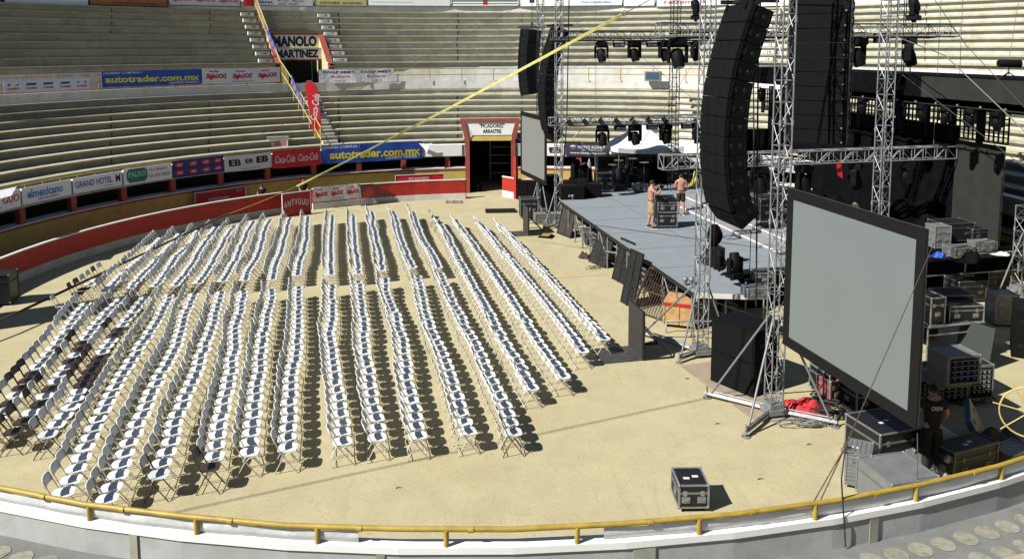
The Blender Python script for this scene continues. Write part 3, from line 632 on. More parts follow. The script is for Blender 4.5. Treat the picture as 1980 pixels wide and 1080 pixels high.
barrera('red wooden inner fence with white base between the lettered gate board and the portal', phi_px(900, R0, 1), phi_px(604, R0, 1), True)
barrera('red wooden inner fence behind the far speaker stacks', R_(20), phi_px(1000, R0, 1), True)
# gate leaf at the portal
A = at(972, 379); B = at(997, 384); t = thing('gate_leaf', 'red and white gate leaf with a tall red post right of the portal opening', 'gate', (A + B) / 2, math.atan2(B.y - A.y, B.x - A.x)); w_ = (B - A).length
obj('red_panel', MB().box((0, 0, .72), (w_, .06, .75)), REDP, t); obj('white_foot', MB().box((0, 0, .17), (w_, .07, .34)), WHITEP, t); obj('white_cap', MB().box((0, 0, 1.12), (w_, .08, .05)), WHITEP, t)
obj('post', MB().box((w_ / 2, 0, 1.15), (.2, .14, 2.3)), REDP, t)
# lettered gate board ANTIGUO
A = at(548, 420); B = at(601, 412); board('lettered_gate', 'red gate board with white arched lettering in the inner fence', 'gate', (A + B) / 2 + V((0, -.05, 0)), math.atan2(B.y - A.y, B.x - A.x), (B - A).length, 1.15, mat('deep_red_board', (.40, .012, .02), .5, var=.1),
      texts=[('A', .10, .52, .10, .26, WHT, .01, 0), ('N', .23, .56, .10, .26, WHT, .01, 0), ('T', .36, .60, .10, .26, WHT, .01, 0), ('I', .48, .62, .03, .26, WHT, .01, 0), ('G', .60, .60, .10, .26, WHT, .01, 0), ('U', .74, .56, .11, .26, WHT, .01, 0), ('O', .88, .52, .11, .26, WHT, .01, 0)], frame=WHITEP)
A = at(601, 386, 1.0); ringboard('banner', 'white banner with red logos hanging on the inner fence', 'banner', 603, 695, 358, 386, R0 - .06, WCLOTH, wave=.03, sag=.02, texts=siglo(3))
ringboard('wall_sign', 'dark red sign with white lettering on the left yellow wall', 'sign', 374, 471, 367, 392, R1 - .35, mat('deep_red_board', (.40, .012, .02)), texts=[('FOTOGRAFOS', .46, .34, .4, .26, WHT, .01, 0), ('SALON', .88, .78, .12, .14, WHT, 0, 0)], frame=WHITEC)
ringboard('wall_sign', 'red sign with white lettering on the yellow wall left of the portal', 'sign', 764, 857, 338, 353, R1 - .35, COKE, texts=[('PICADORES', .48, .5, .42, .4, WHT, .01, 0)], frame=WHITEC)
# ================================================================== foreground details
fr_ = thing('foreground_railing', 'thick yellow pipe railing across the bottom of the view', 'railing', ring(R_(270), NR, 2.67))
npts = [ring(R_(236) + R_(68) * i / 34, NR, 2.875 + .006 * math.sin(i * 1.7)) for i in range(35)]
# straight pipes with slight kinks, as welded lengths
ch(obj('rail', MB().tube(npts[::2], .031, 12), YELP), fr_)
for i, px in enumerate((-120, 172, 379, 614, 863, 1116, 1353, 1577, 1772, 1938, 2080)):
    ph = near_phi(px, NR, 2.85); p = ring(ph, NR)
    ch(obj('post', MB().cyl((p.x, p.y, 2.67), (p.x, p.y, 2.87), .030, 12), YELP), fr_)
for px in (80, 231, 440, 690, 905, 1252, 1450, 1690, 1880):
    ph = near_phi(px, NR, 2.875); a_ = ring(ph, NR, 2.875); b_ = ring(ph + .0035, NR, 2.875)
    ch(obj('rail_sleeve', MB().cyl(a_, b_, .0345, 12), YELP), fr_)
def near_cloth(label, px0, px1):
    p0, p1 = near_phi(px0, NR, 2.9), near_phi(px1, NR, 2.9); n = 40; q = MB(); R = NR - .022
    for side in (0, .006):
        o = len(q.v)
        for i in range(n + 1):
            ph = p0 + (p1 - p0) * i / n
            for j, z in enumerate((2.845 - .02 * abs(math.sin(i * .55)), 2.76, 2.69, 2.685)):
                q.v.append(tuple(ring(ph, R + side + .006 * math.sin(i * .9 + j) - (.02 if j > 1 else 0) - (.08 if j == 3 else 0), z)))
        for i in range(n):
            for j in range(3): a = o + i * 4 + j; q.f.append((a, a + 1, a + 5, a + 4)); q.smooth.append(True)
    return tag(obj('cloth_banner', q, WCLOTH), label, 'banner')
near_cloth('back of a white cloth banner tied to the left foreground railing', -100, 692)
near_cloth('back of a white cloth banner tied to the right foreground railing', 1168, 2060)
# painted seat discs on the nearest step
dq = MB(); dq2 = MB()
for row, (R, off) in enumerate(((18.66, 0), (19.03, .5))):
    for i in range(-36, 37):
        ph = R_(270) + (i + off) * .0187
        c = ring(ph, R, 2.277); n = 18; rr = .14
        dq.add([c + V((rr * math.cos(2 * PI * k / n), rr * math.sin(2 * PI * k / n), 0)) for k in range(n)], [tuple(range(n))])
ch(obj('painted_seat_discs', dq, mat('faded_yellow_disc', (.26, .245, .18), .9, var=.3, scale=12, stain=(.34, .34, .31), stain_amt=.9, stain_scale=9)), lower)
# repair patches and dark strip on the near wall
for px, w_ in ((258, .10), (1246, .26), (1690, .12), (735, .10)):
    ph = near_phi(px, NR + .02, 2.5); p = ring(ph, NR + .024, 2.44); m_ = mat('mortar_patch', (.33, .31, .25), .95, var=.2) if px != 1246 else mat('greenish_plate', (.34, .37, .30), .6, var=.2)
    ch(obj('repair_patch', MB().box((0, 0, 0), (w_, .012, .38)), m_, loc=(p.x, p.y, p.z), rot=(0, 0, ph - PI / 2)), near)
# ================================================================== TRUSSES
def truss_mb(L, w, r=.021, bay=.5, axis='z', faces=4, lr=None):
    """square lattice beam from 0 to L along local axis; returns (chords, lacing)"""
    a = MB(); b = MB(); h = w / 2; lr = lr or r * .42
    P = (lambda x, y, t: (x, y, t)) if axis == 'z' else (lambda x, y, t: (t, x, y))
    cs = [(-h, -h), (h, -h), (h, h), (-h, h)]
    for (x, y) in cs: a.cyl(P(x, y, 0), P(x, y, L), r, 6)
    n = max(1, round(L / bay)); d = L / n
    for i in range(n):
        for k in range(4):
            p, q = cs[k], cs[(k + 1) % 4]
            if i % 2: p, q = q, p
            b.cyl(P(*p, i * d), P(*q, (i + 1) * d), lr, 4, caps=False)
    m = n
    for i in range(m + 1):
        t = min(L - .01, max(.01, L * i / m))
        for k in range(4): p, q = cs[k], cs[(k + 1) % 4]; b.cyl(P(*p, t), P(*q, t), lr * 1.1, 4, caps=False)
    return a, b
def tower(name, label, base, h, w, rz, m=ALU, feet=(), bay=.46, brace_z=2.0, group=None):
    t = thing(name, label, 'truss tower', base, rz, group); a, b = truss_mb(h, w, bay=bay); inv = M4.Rotation(-rz, 4, 'Z')
    obj('chord_frame', a, m, t); obj('lacing', b, m, t)
    c = MB()
    z = 2.2
    while z < h: 
        for x, y in ((-1, -1), (1, -1), (1, 1), (-1, 1)): c.cyl((x * w / 2, y * w / 2, z - .06), (x * w / 2, y * w / 2, z + .06), .036, 6)
        z += 2.2
    obj('coupler_ring', c, ALUD, t)
    for f in feet:
        d = inv @ (V(f) - V(base)); d.z = .09; u = d.normalized()
        q = MB(); q.cyl((u.x * .1, u.y * .1, .11), (d.x, d.y, .11), .05, 4).cyl((u.x * .1, u.y * .1, .20), (d.x * .93, d.y * .93, .20), .02, 6)
        q.cyl((d.x * .97, d.y * .97, 0.01), (d.x * .97, d.y * .97, .28), .022, 6); o = obj('outrigger', q, ALUD, t)
        obj('foot_plate', MB().cyl((d.x * .97, d.y * .97, 0), (d.x * .97, d.y * .97, .02), .10, 12), ALUD, o)
        obj('brace', MB().cyl((d.x * .9, d.y * .9, .15), (u.x * w * .5, u.y * w * .5, brace_z), .028, 6), m, t)
    if feet: obj('base_block', MB().box((0, 0, .14), (w + .16, w + .16, .12)).box((0, 0, .26), (w + .06, w + .06, .1)), ALUD, t)
    return t
T3 = V((5.86, 17.40, 0)); T2 = V((5.04, 20.95, 0)); T1 = V((2.13, 36.6, 0)); T0 = V((1.42, 40.3, 0))
TW = .29
tower('screen_tower', 'silver lattice tower holding the left edge of the large screen', T3, 10.8, TW, VA, feet=[at(1363, 768), at(1440, 846), at(1618, 826)], brace_z=2.3)
tower('speaker_tower', 'silver lattice tower at the near front corner of the stage', T2, 10.9, TW, VA, feet=[at(1312, 702), at(1235, 648), at(1420, 690)], brace_z=2.0)
tower('speaker_tower', 'silver lattice tower at the far front corner of the stage', T1, 10.8, TW, VA, feet=[at(1050, 445), at(1100, 440)], brace_z=1.9)
tower('screen_tower', 'silver lattice tower beside the small far screen', T0, 10.8, TW, VA, feet=[at(1018, 428), at(1062, 428)], brace_z=1.9)
p4 = atY(1703, 415, 23.6); p4t = atY(1736, 0, 23.6)
tower('lighting_tower', 'silver lattice tower rising behind the large screen', (p4t.x - .22, 23.6, HS), 8.6, .33, VA)
pb = V((7.72, 38.4, HS)); tower('black_tower', 'dark lattice tower at the back of the stage', pb, 9.0, .36, VA, m=BSTEEL)
tower('black_tower', 'dark lattice tower partly hidden behind the silver lighting tower', (16.2, 33.6, HS), 9.0, .42, VA, m=BSTEEL)
pe = at(1980, 585); tower('edge_tower', 'silver lattice tower cut by the right edge of the view', V((16.95, 26.2, 0)), 3.0, .42, VA, feet=[at(1915, 600), at(1990, 640)], brace_z=2.1)
def beam(name, label, A, B, w, m=ALU, bay=.48, group=None):
    A = V(A); B = V(B); d = B - A; t = thing(name, label, 'truss', A, math.atan2(d.y, d.x), group)
    t.rotation_euler = (0, -math.atan2(d.z, math.hypot(d.x, d.y)), math.atan2(d.y, d.x))
    a, b = truss_mb(d.length, w, r=.028, bay=bay, axis='x', lr=.015); c = MB(); rr_ = random.Random(int(A.z * 100)); k_ = int(d.length / .6)
    for off in ((.06, -w / 2 - .02), (-.08, -w / 2 - .03), (w / 2 + .02, -.1)): c.tube([(i * d.length / k_, off[0] + rr_.uniform(-.02, .02), off[1] + rr_.uniform(-.035, .02)) for i in range(k_ + 1)], .026, 5)
    obj('cable_run', c, BLK, t); obj('chord_frame', a, m, t); obj('lacing', b, m, t); return t
def vpt(px, py, Y): return atY(px, py, Y)
def on_v(px, s, z):      # point of the line st(s, t, z), t free, that shows at column px
    lo, hi = -3.0, 20.0
    for _ in range(50):
        m_ = (lo + hi) / 2
        if proj(st(s, m_, z))[0] < px: lo = m_
        else: hi = m_
    return st(s, (lo + hi) / 2, z)
def on_u(px, t, z):      # point of the line st(s, t, z), s free, at column px
    lo, hi = -6.0, 30.0
    for _ in range(50):
        m_ = (lo + hi) / 2
        if proj(st(m_, t, z))[0] > px: lo = m_
        else: hi = m_
    return st((lo + hi) / 2, t, z)
SF, SB = 4.7, 14.4
zu = 8.80; zl = 4.38; zu2 = 8.75; zl2 = 4.92
U2a, U2b = on_v(1300, SF, zu), on_v(1848, SF, zu); beam('front_truss', 'upper silver truss across the front of the stage', U2a, U2b, .44, m=TRM)
L2a, L2b = on_v(1305, SF, zl), on_v(1842, SF, zl); beam('front_truss', 'lower silver truss hanging in front of the dark backdrop', L2a, L2b, .44)
U1a, U1b = on_v(1066, SB, zu2), on_v(1500, SB, zu2); beam('rear_truss', 'upper dark truss on the far side of the stage carrying lamps', U1a, U1b, .40, m=TRD)
L1a, L1b = on_v(1062, SB, zl2), on_v(1460, SB, zl2); beam('rear_truss', 'lower silver truss in front of the far stand carrying lamps', L1a, L1b, .36, m=TRM)
for a_, lab in ((U2a, 'upper'), (L2a, 'lower')):
    q = MB(); h = .24
    for y in (-h, h):
        for z in (-h, h): q.cyl((-.5, y, z), (.02, y, z), .024, 6)
    for x in (-.5, 0):
        for y in (-h, h): q.cyl((x, y, -h), (x, y, h), .02, 6)
        for z in (-h, h): q.cyl((x, -h, z), (x, h, z), .02, 6)
    q.cyl((-.5, -h, -h), (-.5, h, h), .014, 6).cyl((-.5, -h, -h), (0, -h, h), .014, 6).cyl((-.5, h, h), (0, -h, h), .014, 6)
    tag(obj('truss_end_corner', q, ALU, loc=a_, rot=(0, 0, VA)), f'silver open corner frame on the left end of the {lab} front truss', 'truss corner')
# ------------------------------------------------------------------ lamps
def moving_head(tilt=0.3, pan=0.0):
    t = thing('moving_head_lamp', 'x', 'stage lamp')
    obj('base', MB().box((0, 0, -.12), (.42, .34, .16)).box((0, 0, -.01), (.3, .08, .08)), BLK, t, bevel=.02)
    y = obj('yoke', MB().box((-.22, 0, -.42), (.07, .16, .42)).box((.22, 0, -.42), (.07, .16, .42)).box((0, 0, -.22), (.50, .18, .07)), BLK, t, bevel=.02)
    hd = MB(); c = V((0, 0, -.50)); d = V((math.sin(pan) * math.sin(tilt), -math.cos(pan) * math.sin(tilt), -math.cos(tilt)))
    hd.tube([c - d * .22, c - d * .16, c, c + d * .18, c + d * .26], [.08, .155, .17, .15, .135], 14)
    h = obj('head', hd, BLK, t); obj('lens', MB().cyl(c + d * .262, c + d * .27, .115, 14), GLASS, h); return t
first = None
def place_head(P, rz, label, group='moving head lamps hanging on the trusses', s=1.0, flip=False):
    global first
    if first is None: first = moving_head(.35, .4); o = first
    else: o = copy_tree(first)
    o.location = P; o.rotation_euler = (PI if flip else 0, 0, rz); o.scale = (s, s, s); o['label'] = label; o['category'] = 'stage lamp'; o['group'] = group; return o
ords = ['first', 'second', 'third', 'fourth', 'fifth', 'sixth', 'seventh', 'eighth', 'ninth', 'tenth', 'eleventh', 'twelfth', 'thirteenth', 'fourteenth', 'fifteenth', 'sixteenth']
for i, px in enumerate((1163, 1227, 1285, 1345)): P = on_v(px, SB, zu2) - V((0, 0, .22)); place_head(P, .3 * i, f'black moving head lamp, {ords[i]} from the left under the upper far truss', s=1.25)
for i, px in enumerate((1165, 1228, 1287, 1348)): P = on_v(px, SB, zl2) - V((0, 0, .2)); place_head(P, .3 * i, f'black moving head lamp, {ords[i]} from the left under the lower far truss', s=1.25)
for i, px in enumerate((1311, 1660, 1760)): P = on_v(px, SF, zu) - V((0, 0, .24)); place_head(P, .5 * i, f'black moving head lamp, {ords[i]} from the left under the upper front truss', s=1.35)
for i, px in enumerate((1470, 1555, 1655, 1755)): P = on_v(px, SF, zl) - V((0, 0, .24)); place_head(P, .5 * i, f'black moving head lamp, {ords[i]} from the left under the lower front truss', s=1.3)
for px in (1766,): P = on_v(px, SF, zu) + V((0, 0, .3)); place_head(P, .8, 'black moving head lamp standing on top of the upper front truss', s=1.1, flip=True)
place_head(on_v(1345, SF, zu) + V((0, 0, .3)), 1.2, 'black moving head lamp on the upper front truss beside the big speakers', s=.9, flip=True)
def strip_lamp(P, rz, label, grp='small flat lamps under the trusses'):
    t = thing('flat_lamp', label, 'stage lamp', P, rz, grp); obj('housing', MB().box((0, 0, 0), (.52, .16, .2)), BLK, t, bevel=.015); obj('lens', MB().box((0, -.085, -.01), (.42, .012, .13)), mat('pale_lens', (.3, .32, .33), .2), t)
    obj('bracket', MB().box((-.27, 0, .1), (.02, .1, .2)).box((.27, 0, .1), (.02, .1, .2)), BLK, t); return t
for i, px in enumerate((1197, 1261, 1330)): strip_lamp(on_v(px, SB, zu2) - V((0, 0, .42)), VA, f'small flat lamp, {ords[i]} from the left under the upper far truss')
for i, px in enumerate((1199, 1261, 1328)): strip_lamp(on_v(px, SB, zl2) - V((0, 0, .38)), VA, f'small flat lamp, {ords[i]} from the left under the lower far truss')
strip_lamp(on_v(1704, SF, zu) - V((0, 0, .35)), VA, 'small flat lamp under the upper front truss beside the lattice tower')
def par_can(P, rz, label, grp, s=1.0, tilt=.5):
    t = thing('par_can', label, 'stage lamp', P, rz, grp); d = V((0, -math.cos(tilt), -math.sin(tilt)))
    o = obj('can', MB().tube([-d * .16, -d * .12, d * .12, d * .16], [.06, .11, .12, .13], 12), BLK, t); obj('lens', MB().cyl(d * .155, d * .165, .10, 12), GLASS, o); obj('hook', MB().box((0, 0, .16), (.03, .06, .14)), BLK, t); t.scale = (s, s, s); return t
for i in range(7): par_can(on_v(1100 + i * 30.5, SB, zl2) + V((0, -.2, -.03)), VA + .4, f'small round lamp, {ords[i]} from the left fixed on the lower far truss', 'small round lamps on the lower far truss', .9)
# ================================================================== LINE ARRAYS
def cabinet(kind):
    # local: front faces -X, width along Y, hung from its top centre at origin
    H_ = .45 if kind == 'big' else .335; D = .57 if kind == 'big' else .50; W = 1.3 if kind == 'big' else 1.30; tp = .022 if kind == 'big' else .012

    q = MB(); q.prism([(0, -.003), (D, -tp), (D, -H_ + tp), (0, -H_ + .003)], -W / 2, W / 2, 'y')
    body = obj('cabinet', q, BLK, None, bevel=.012)
    g_ = MB()
    if kind == 'big':
        for y0, y1 in ((-.645, -.24), (-.225, .225), (.24, .645)): g_.box((-.008, (y0 + y1) / 2, -H_ / 2), (.014, y1 - y0, H_ - .03))
    else: g_.box((-.008, 0, -H_ / 2), (.014, W - .02, H_ - .02))
    obj('grille', g_, BLKM, body)
    hm = MB()
    if kind == 'big':
        for x in (.17, .40):
            for s in (-1, 1): hm.ell((x, s * (W / 2 + .003), -H_ / 2), (.062, .010, .075), nu=12, nv=6)
        hm.box((.06, -W / 2 - .012, -H_ / 2), (.03, .02, H_ * .8)); hm.box((.50, -W / 2 - .012, -H_ / 2), (.03, .02, H_ * .55))
    else:
        for s in (-1, 1): hm.box((.05, s * (W / 2 + .012), -H_ / 2), (.05, .02, H_ * .95)); hm.box((.44, s * (W / 2 + .012), -H_ / 2), (.04, .02, H_ * .6)); hm.box((.24, s * (W / 2 + .008), -H_ / 2), (.16, .012, .09))
        hm.box((-.017, -W / 2 + .10, -H_ + .05), (.004, .02, .03))
    obj('side_fitting', hm, mat('fitting_black', (.004, .004, .004), .4), body)
    if kind != 'big':
        obj('badge', MB().box((-.02, -W / 2 + .085, -H_ + .06), (.004, .035, .03)), mat('dull_gold', (.35, .28, .12), .5), body)
    return body
def array(label, P, rz, kind, angles, last_drop=0.0, seed_cab=None):
    t = thing('line_array', label, 'speaker array', P, rz, 'hanging speaker arrays')
    step = .449 if kind == 'big' else .331; x = 0; z = 0
    for i, a in enumerate(angles):
        a = R_(a)   # lean: positive = lower edge nearer the audience (-X)
        c = seed_cab if seed_cab and seed_cab.parent is None else None
        if c is None: c = seed_cab.copy(); COL.objects.link(c); [setattr(k2, 'parent', c) for k2 in []]
        if c is not seed_cab:
            for ch0 in seed_cab.children: k2 = ch0.copy(); COL.objects.link(k2); k2.parent = c
        c.parent = t; c.location = (x, 0, z); c.rotation_euler = (0, a, 0)
        dx = -math.sin(a) * step; dz = -math.cos(a) * step
        x += dx; z += dz
        if last_drop and i == len(angles) - 2: z -= .05; x += .04
    obj('rigging_bar', MB().box((.25, -.45, .06), (1.0, .06, .1)).box((.25, .45, .06), (1.0, .06, .1)).box((.05, 0, .07), (.06, 1.0, .08)).box((.5, 0, .07), (.06, 1.0, .08)), BSTEEL, t)
    q = MB()
    for k in range(14):
        z0 = .12 + k * .09; q.cyl((.28 + .01 * (k % 2), 0, z0), (.28, .0, z0 + .085), .014, 5)
    q.box((.28, 0, 1.45), (.2, .16, .38)); q.box((.28, 0, .22), (.08, .08, .16)); obj('chain_hoist', q, BSTEEL, t); return t
cbig = cabinet('big'); csm = cabinet('small')
ANG = [19, 18, 15, 12, 9, 5, 2, -1, -4, -8, -13]
def arr_origin(px, py, Y): return atY(px, py, Y)
A3 = array('biggest curved black speaker array hanging over the near front of the stage', arr_origin(1430, 8, 19.2), VA, 'big', ANG + [-38], .05, cbig)
A2 = array('curved black speaker array hanging beside the far front tower', arr_origin(1072, 52, 37.6), VA, 'big', ANG + [-30], .05, cbig)
A4 = array('straight flat black speaker array above the large screen', arr_origin(1590, -88, 18.6), R_(240 - 180 - 2), 'small', [2, 2, 1.5, 1, 1, 0, 0, 0, -1, -1, -2, -2, -3], 0, csm)
A1 = array('leftmost black speaker array hanging behind the curved one at the far side', arr_origin(1019, 56, 40.5), R_(-30), 'small', [8, 7, 6, 4, 2, 0, -2, -5, -8, -12], 0, csm)
# ================================================================== SCREENS
def screen(label, P0, P1, z0, z1, m, zoff=0):
    P0 = V((P0.x, P0.y, 0)); P1 = V((P1.x, P1.y, 0)); d = P1 - P0; w = d.length; t = thing('projection_screen', label, 'screen', (P0.x, P0.y, z0), math.atan2(d.y, d.x))
    h = z1 - z0; b = w * .055
    obj('screen_surface', MB().box((w / 2, .0, h / 2), (w - 2 * b, .012, h - 2 * b)), m, t)
    q = MB()
    for c, s_ in (((w / 2, -.008, b / 2), (w, .012, b)), ((w / 2, -.008, h - b / 2), (w, .012, b)), ((b / 2, -.008, h / 2), (b, .012, h - 2 * b)), ((w - b / 2, -.008, h / 2), (b, .012, h - 2 * b))): q.box(c, s_)
    obj('border', q, SCRB, t)
    q = MB()
    for c, s_ in (((w / 2, .025, .03), (w - .02, .04, .05)), ((w / 2, .025, h - .03), (w - .02, .04, .05)), ((.035, .025, h / 2), (.05, .04, h - .12)), ((w - .035, .025, h / 2), (.05, .04, h - .12))): q.box(c, s_)
    fr2 = obj('frame', q, mat('dark_frame_metal', (.12, .12, .12), .5, .4), t)
    return t
SB0 = atY(1514, 662, 17.0); SB1 = atY(1772, 838, 13.0)
screen('large grey projection screen with black border facing the chairs', SB0, V((SB1.x, SB1.y, 0)), SB0.z - .02, atY(1520, 362, 17.0).z, SCRN)
F0 = atY(1007, 335, 42.2); F1 = atY(1056, 350, 38.3)
screen('small grey projection screen standing beside the portal on the far side', F0, F1, F0.z, F0.z + 3.3, SCR2)
# ================================================================== STAGE
stg = thing('stage', 'raised concert stage with blue grey carpet and metal scaffold legs', 'stage', SO, VA)
FAR = 14.0; DEP = 13.2
def L_(s, t, z=0): return (t, s, z)     # stage local coordinates: x = into the stage, y = along the front
poly = [(0, -.25), (1.45, -.75), (2.0, 1.75), (DEP, 1.75), (DEP, FAR + 3), (2.4, FAR + 3), (0, FAR)]
obj('deck', MB().prism(poly, HS - .025, HS), STAGE, stg)
obj('deck_edge', MB().prism([(x, y) for x, y in poly], HS - .17, HS - .028), BSTEEL, stg)
sm_ = MB()
for y in (2.4, 4.8, 7.2, 9.6, 12.0, 14.4): sm_.box((6.5, y, HS + .003), (12.9, .012, .004))
for x in (2.4, 4.9, 7.4): sm_.box((x, 8.0, HS + .0035), (.012, 12.4, .004))
obj('deck_seam', sm_, mat('seam', (.05, .06, .07), .9), stg)
bl = MB()
for i in range(52): bl.box((.03, -.1 + i * .27, HS + .004), (.04, .035, .008))
obj('edge_clip', bl, ALU, stg)
for i in range(14):
    y = .1 + i * 1.06; obj('leg', MB().cyl((.06, y, 0), (.06, y, HS - .16), .026, 8).box((.06, y, .01), (.12, .12, .02)), ALUD, stg)
for i in range(6): obj('leg', MB().cyl((2.2 + i * 2.1, 1.85, 0), (2.2 + i * 2.1, 1.85, HS - .16), .03, 8), ALUD, stg)
sc_ = MB()
for i in range(13):
    y = .1 + i * 1.06; sc_.cyl((.1, y, .12), (.1, y + 1.06, HS - .25), .018, 5) if i % 3 == 1 else None
    for x in (1.1, 2.3): sc_.cyl((x, y, 0), (x, y, HS - .17), .028, 5)
    sc_.cyl((1.1, y, .55), (1.1, y + 1.06, .55), .02, 5); sc_.cyl((.3, y + .5, .25), (2.3, y + .5, .25), .02, 5); sc_.cyl((.3, y + .5, HS - .3), (2.3, y + .5, .3), .018, 5)
for i in range(12): sc_.cyl((2.2 + i * .95, 1.9, .7), (2.2 + (i + 1) * .95, 1.9, .7), .022, 5)
obj('understage_bracing', sc_, ALUD, stg)
obj('understage_drape', MB().box((1.45, 8.6, .62), (.04, 15, 1.2)).box((7.9, 2.1, .62), (10.2, .04, 1.2)), BLKC, stg)
obj('white_edge_strip', MB().prism([(.0, -.30), (1.5, -.80), (1.5, -.755), (.0, -.255)], HS - .12, HS + .01), WHITEC, stg)
obj('black_floor_cover', MB().prism([(4.6, 1.8), (DEP - .05, 1.8), (DEP - .05, FAR + 2.8), (8.6, FAR + 2.8), (8.6, 6.0), (4.6, 2.6)], HS + .006, HS + .012), BLKC, stg)
# drum riser steps with white nosings
ris = thing('drum_riser', 'low grey stepped riser with white edges on the stage', 'riser', st(0, 0), VA)
for k, (x0, y0, z) in enumerate(((4.35, 3.0, .16), (5.1, 3.8, .34), (5.9, 4.6, .56))):
    obj('step', MB().box(((x0 + 8.5) / 2, (y0 + 13.2 - k * .9) / 2, HS + z / 2 + .014), (8.5 - x0, 13.2 - k * .9 - y0, z)), RISER, ris)
    obj('white_nosing', MB().box((x0 - .02, (y0 + 13.2 - k * .9) / 2, HS + z - .02), (.03, 13.2 - k * .9 - y0, .04)).box(((x0 + 8.5) / 2, y0 - .02, HS + z - .02), (8.5 - x0, .03, .04)), WHITEP, ris)
# backdrop
bd_ = thing('stage_backdrop', 'tall black backdrop with open grid panels along its top', 'backdrop', st(0, 12.45), VA)
B0, B1 = 2.35, 17.5
n = 60
def drape(y0, y1, z0, z1, m, x=0.0, amp=.04):
    q = MB(); n = int((y1 - y0) * 7)
    for i in range(n + 1):
        y = y0 + (y1 - y0) * i / n; xx = x + amp * math.sin(i * 1.3) + amp * .5 * math.sin(i * .37); q.v += [(xx, y, z0), (xx, y, z1)]
    for i in range(n): q.f.append((2 * i, 2 * i + 1, 2 * i + 3, 2 * i + 2)); q.smooth.append(True)
    return obj('drape', q, m, bd_)
drape(B0 + 2.2, B1, HS, 5.35, BLKC); drape(B0, B0 + 2.3, HS, 4.85, GSC, -.06, .008)  # right piece: sunlight on the black cloth, painted as grey
gq = MB(); gap_ = .26
y = B0
while y < B1:
    pan = MB(); w_ = 1.05
    for i in range(6): pan.box((0, y + i * w_ / 5, 5.45), (.04, .05, 1.1))
    for j in range(6): pan.box((0, y + w_ / 2, 4.92 + j * .21), (.035, w_, .045))
    pan.box((-.01, y + w_ + .2, 5.4), (.05, .30, 1.3)); obj('grid_panel', pan, BLK, bd_); y += 1.36
drape(B1 - .1, B1 + .5, HS, 6.2, BLKC)
bk = thing('rear_drape', 'black drape closing the far end of the stage', 'drape', st(16.6, 5.2), VA)
q = MB(); n = 50
for i in range(n + 1): x = 3.0 + 4.6 * i / n; yy = .05 * math.sin(i * 1.2); q.v += [(x, yy, HS), (x, yy, 4.1)]
for i in range(n): q.f.append((2 * i, 2 * i + 1, 2 * i + 3, 2 * i + 2)); q.smooth.append(True)
obj('cloth', q, BLKC, bk)
# valance
va = thing('roof_valance', 'long black cloth band hanging from the roof truss above the backdrop', 'valance', st(0, 10.5), VA)
q = MB()
for (y0, y1, m_) in ((4.2, 17.5, BLKC), (-1.6, 4.2, GSC)):
    q = MB(); n = 40
    for i in range(n + 1):
        y = y0 + (y1 - y0) * i / n; xx = .02 * math.sin(i * .9); q.v += [(xx, y, 6.46), (xx - .02, y, 7.18)]
    for i in range(n): q.f.append((2 * i, 2 * i + 1, 2 * i + 3, 2 * i + 2)); q.smooth.append(True)
    obj('cloth_band', q, m_, va)
q = MB(); q.box((2.3, 8.0, 6.55), (.03, 19.0, 1.25)); obj('rear_cloth', q, BLKC, va)
obj('roof_sheet', MB().box((1.2, 8, 7.2), (2.4, 19.2, .05)), BLKC, va)
a, b = truss_mb(19, .35, axis='x', bay=.6); T = M4.Translation((.5, -1.6, 6.85)) @ M4.Rotation(PI / 2, 4, 'Z')
a.v = [tuple(T @ V(p)) for p in a.v]; b.v = [tuple(T @ V(p)) for p in b.v]; obj('truss_frame', a, BSTEEL, va); obj('truss_lacing', b, BSTEEL, va)
bar = thing('lamp_bar', 'dark lamp bar under the black roof band', 'lamp bar', st(0, 10.6), VA)
obj('tube', MB().cyl((0, -.6, 6.22), (0, 16.4, 6.22), .025, 8), BSTEEL, bar)
cm = MB()
for i in range(17): cm.box((0, -.4 + i * 1.0, 6.27), (.05, .06, .06))
obj('clamp_row', cm, ALUD, bar)
for i in range(14):
    place_head(st(.9 + i * 1.12, 10.6, 6.2), VA + PI / 2 + .4 * (i % 3), f'black wash lamp, {ords[i]} from the right under the lamp bar', group='wash lamps hung along the lamp bar', s=.8)
# follow spot on top
fs = thing('follow_spot', 'black cylindrical spotlight on a small stand above the roof band', 'spotlight', V((15.4, 25.1, 7.22)), R_(0))
obj('barrel', MB().tube([(-.34, 0, .48), (-.3, 0, .48), (.3, 0, .46), (.34, 0, .46)], [.10, .12, .12, .13], 14), BLK, fs); obj('stand', MB().cyl((0, 0, .36), (0, 0, .12), .02).cyl((0, 0, .2), (-.3, 0, 0), .018).cyl((0, 0, .2), (.3, 0, 0), .018).cyl((0, 0, .2), (0, .3, 0), .018), BSTEEL, fs)
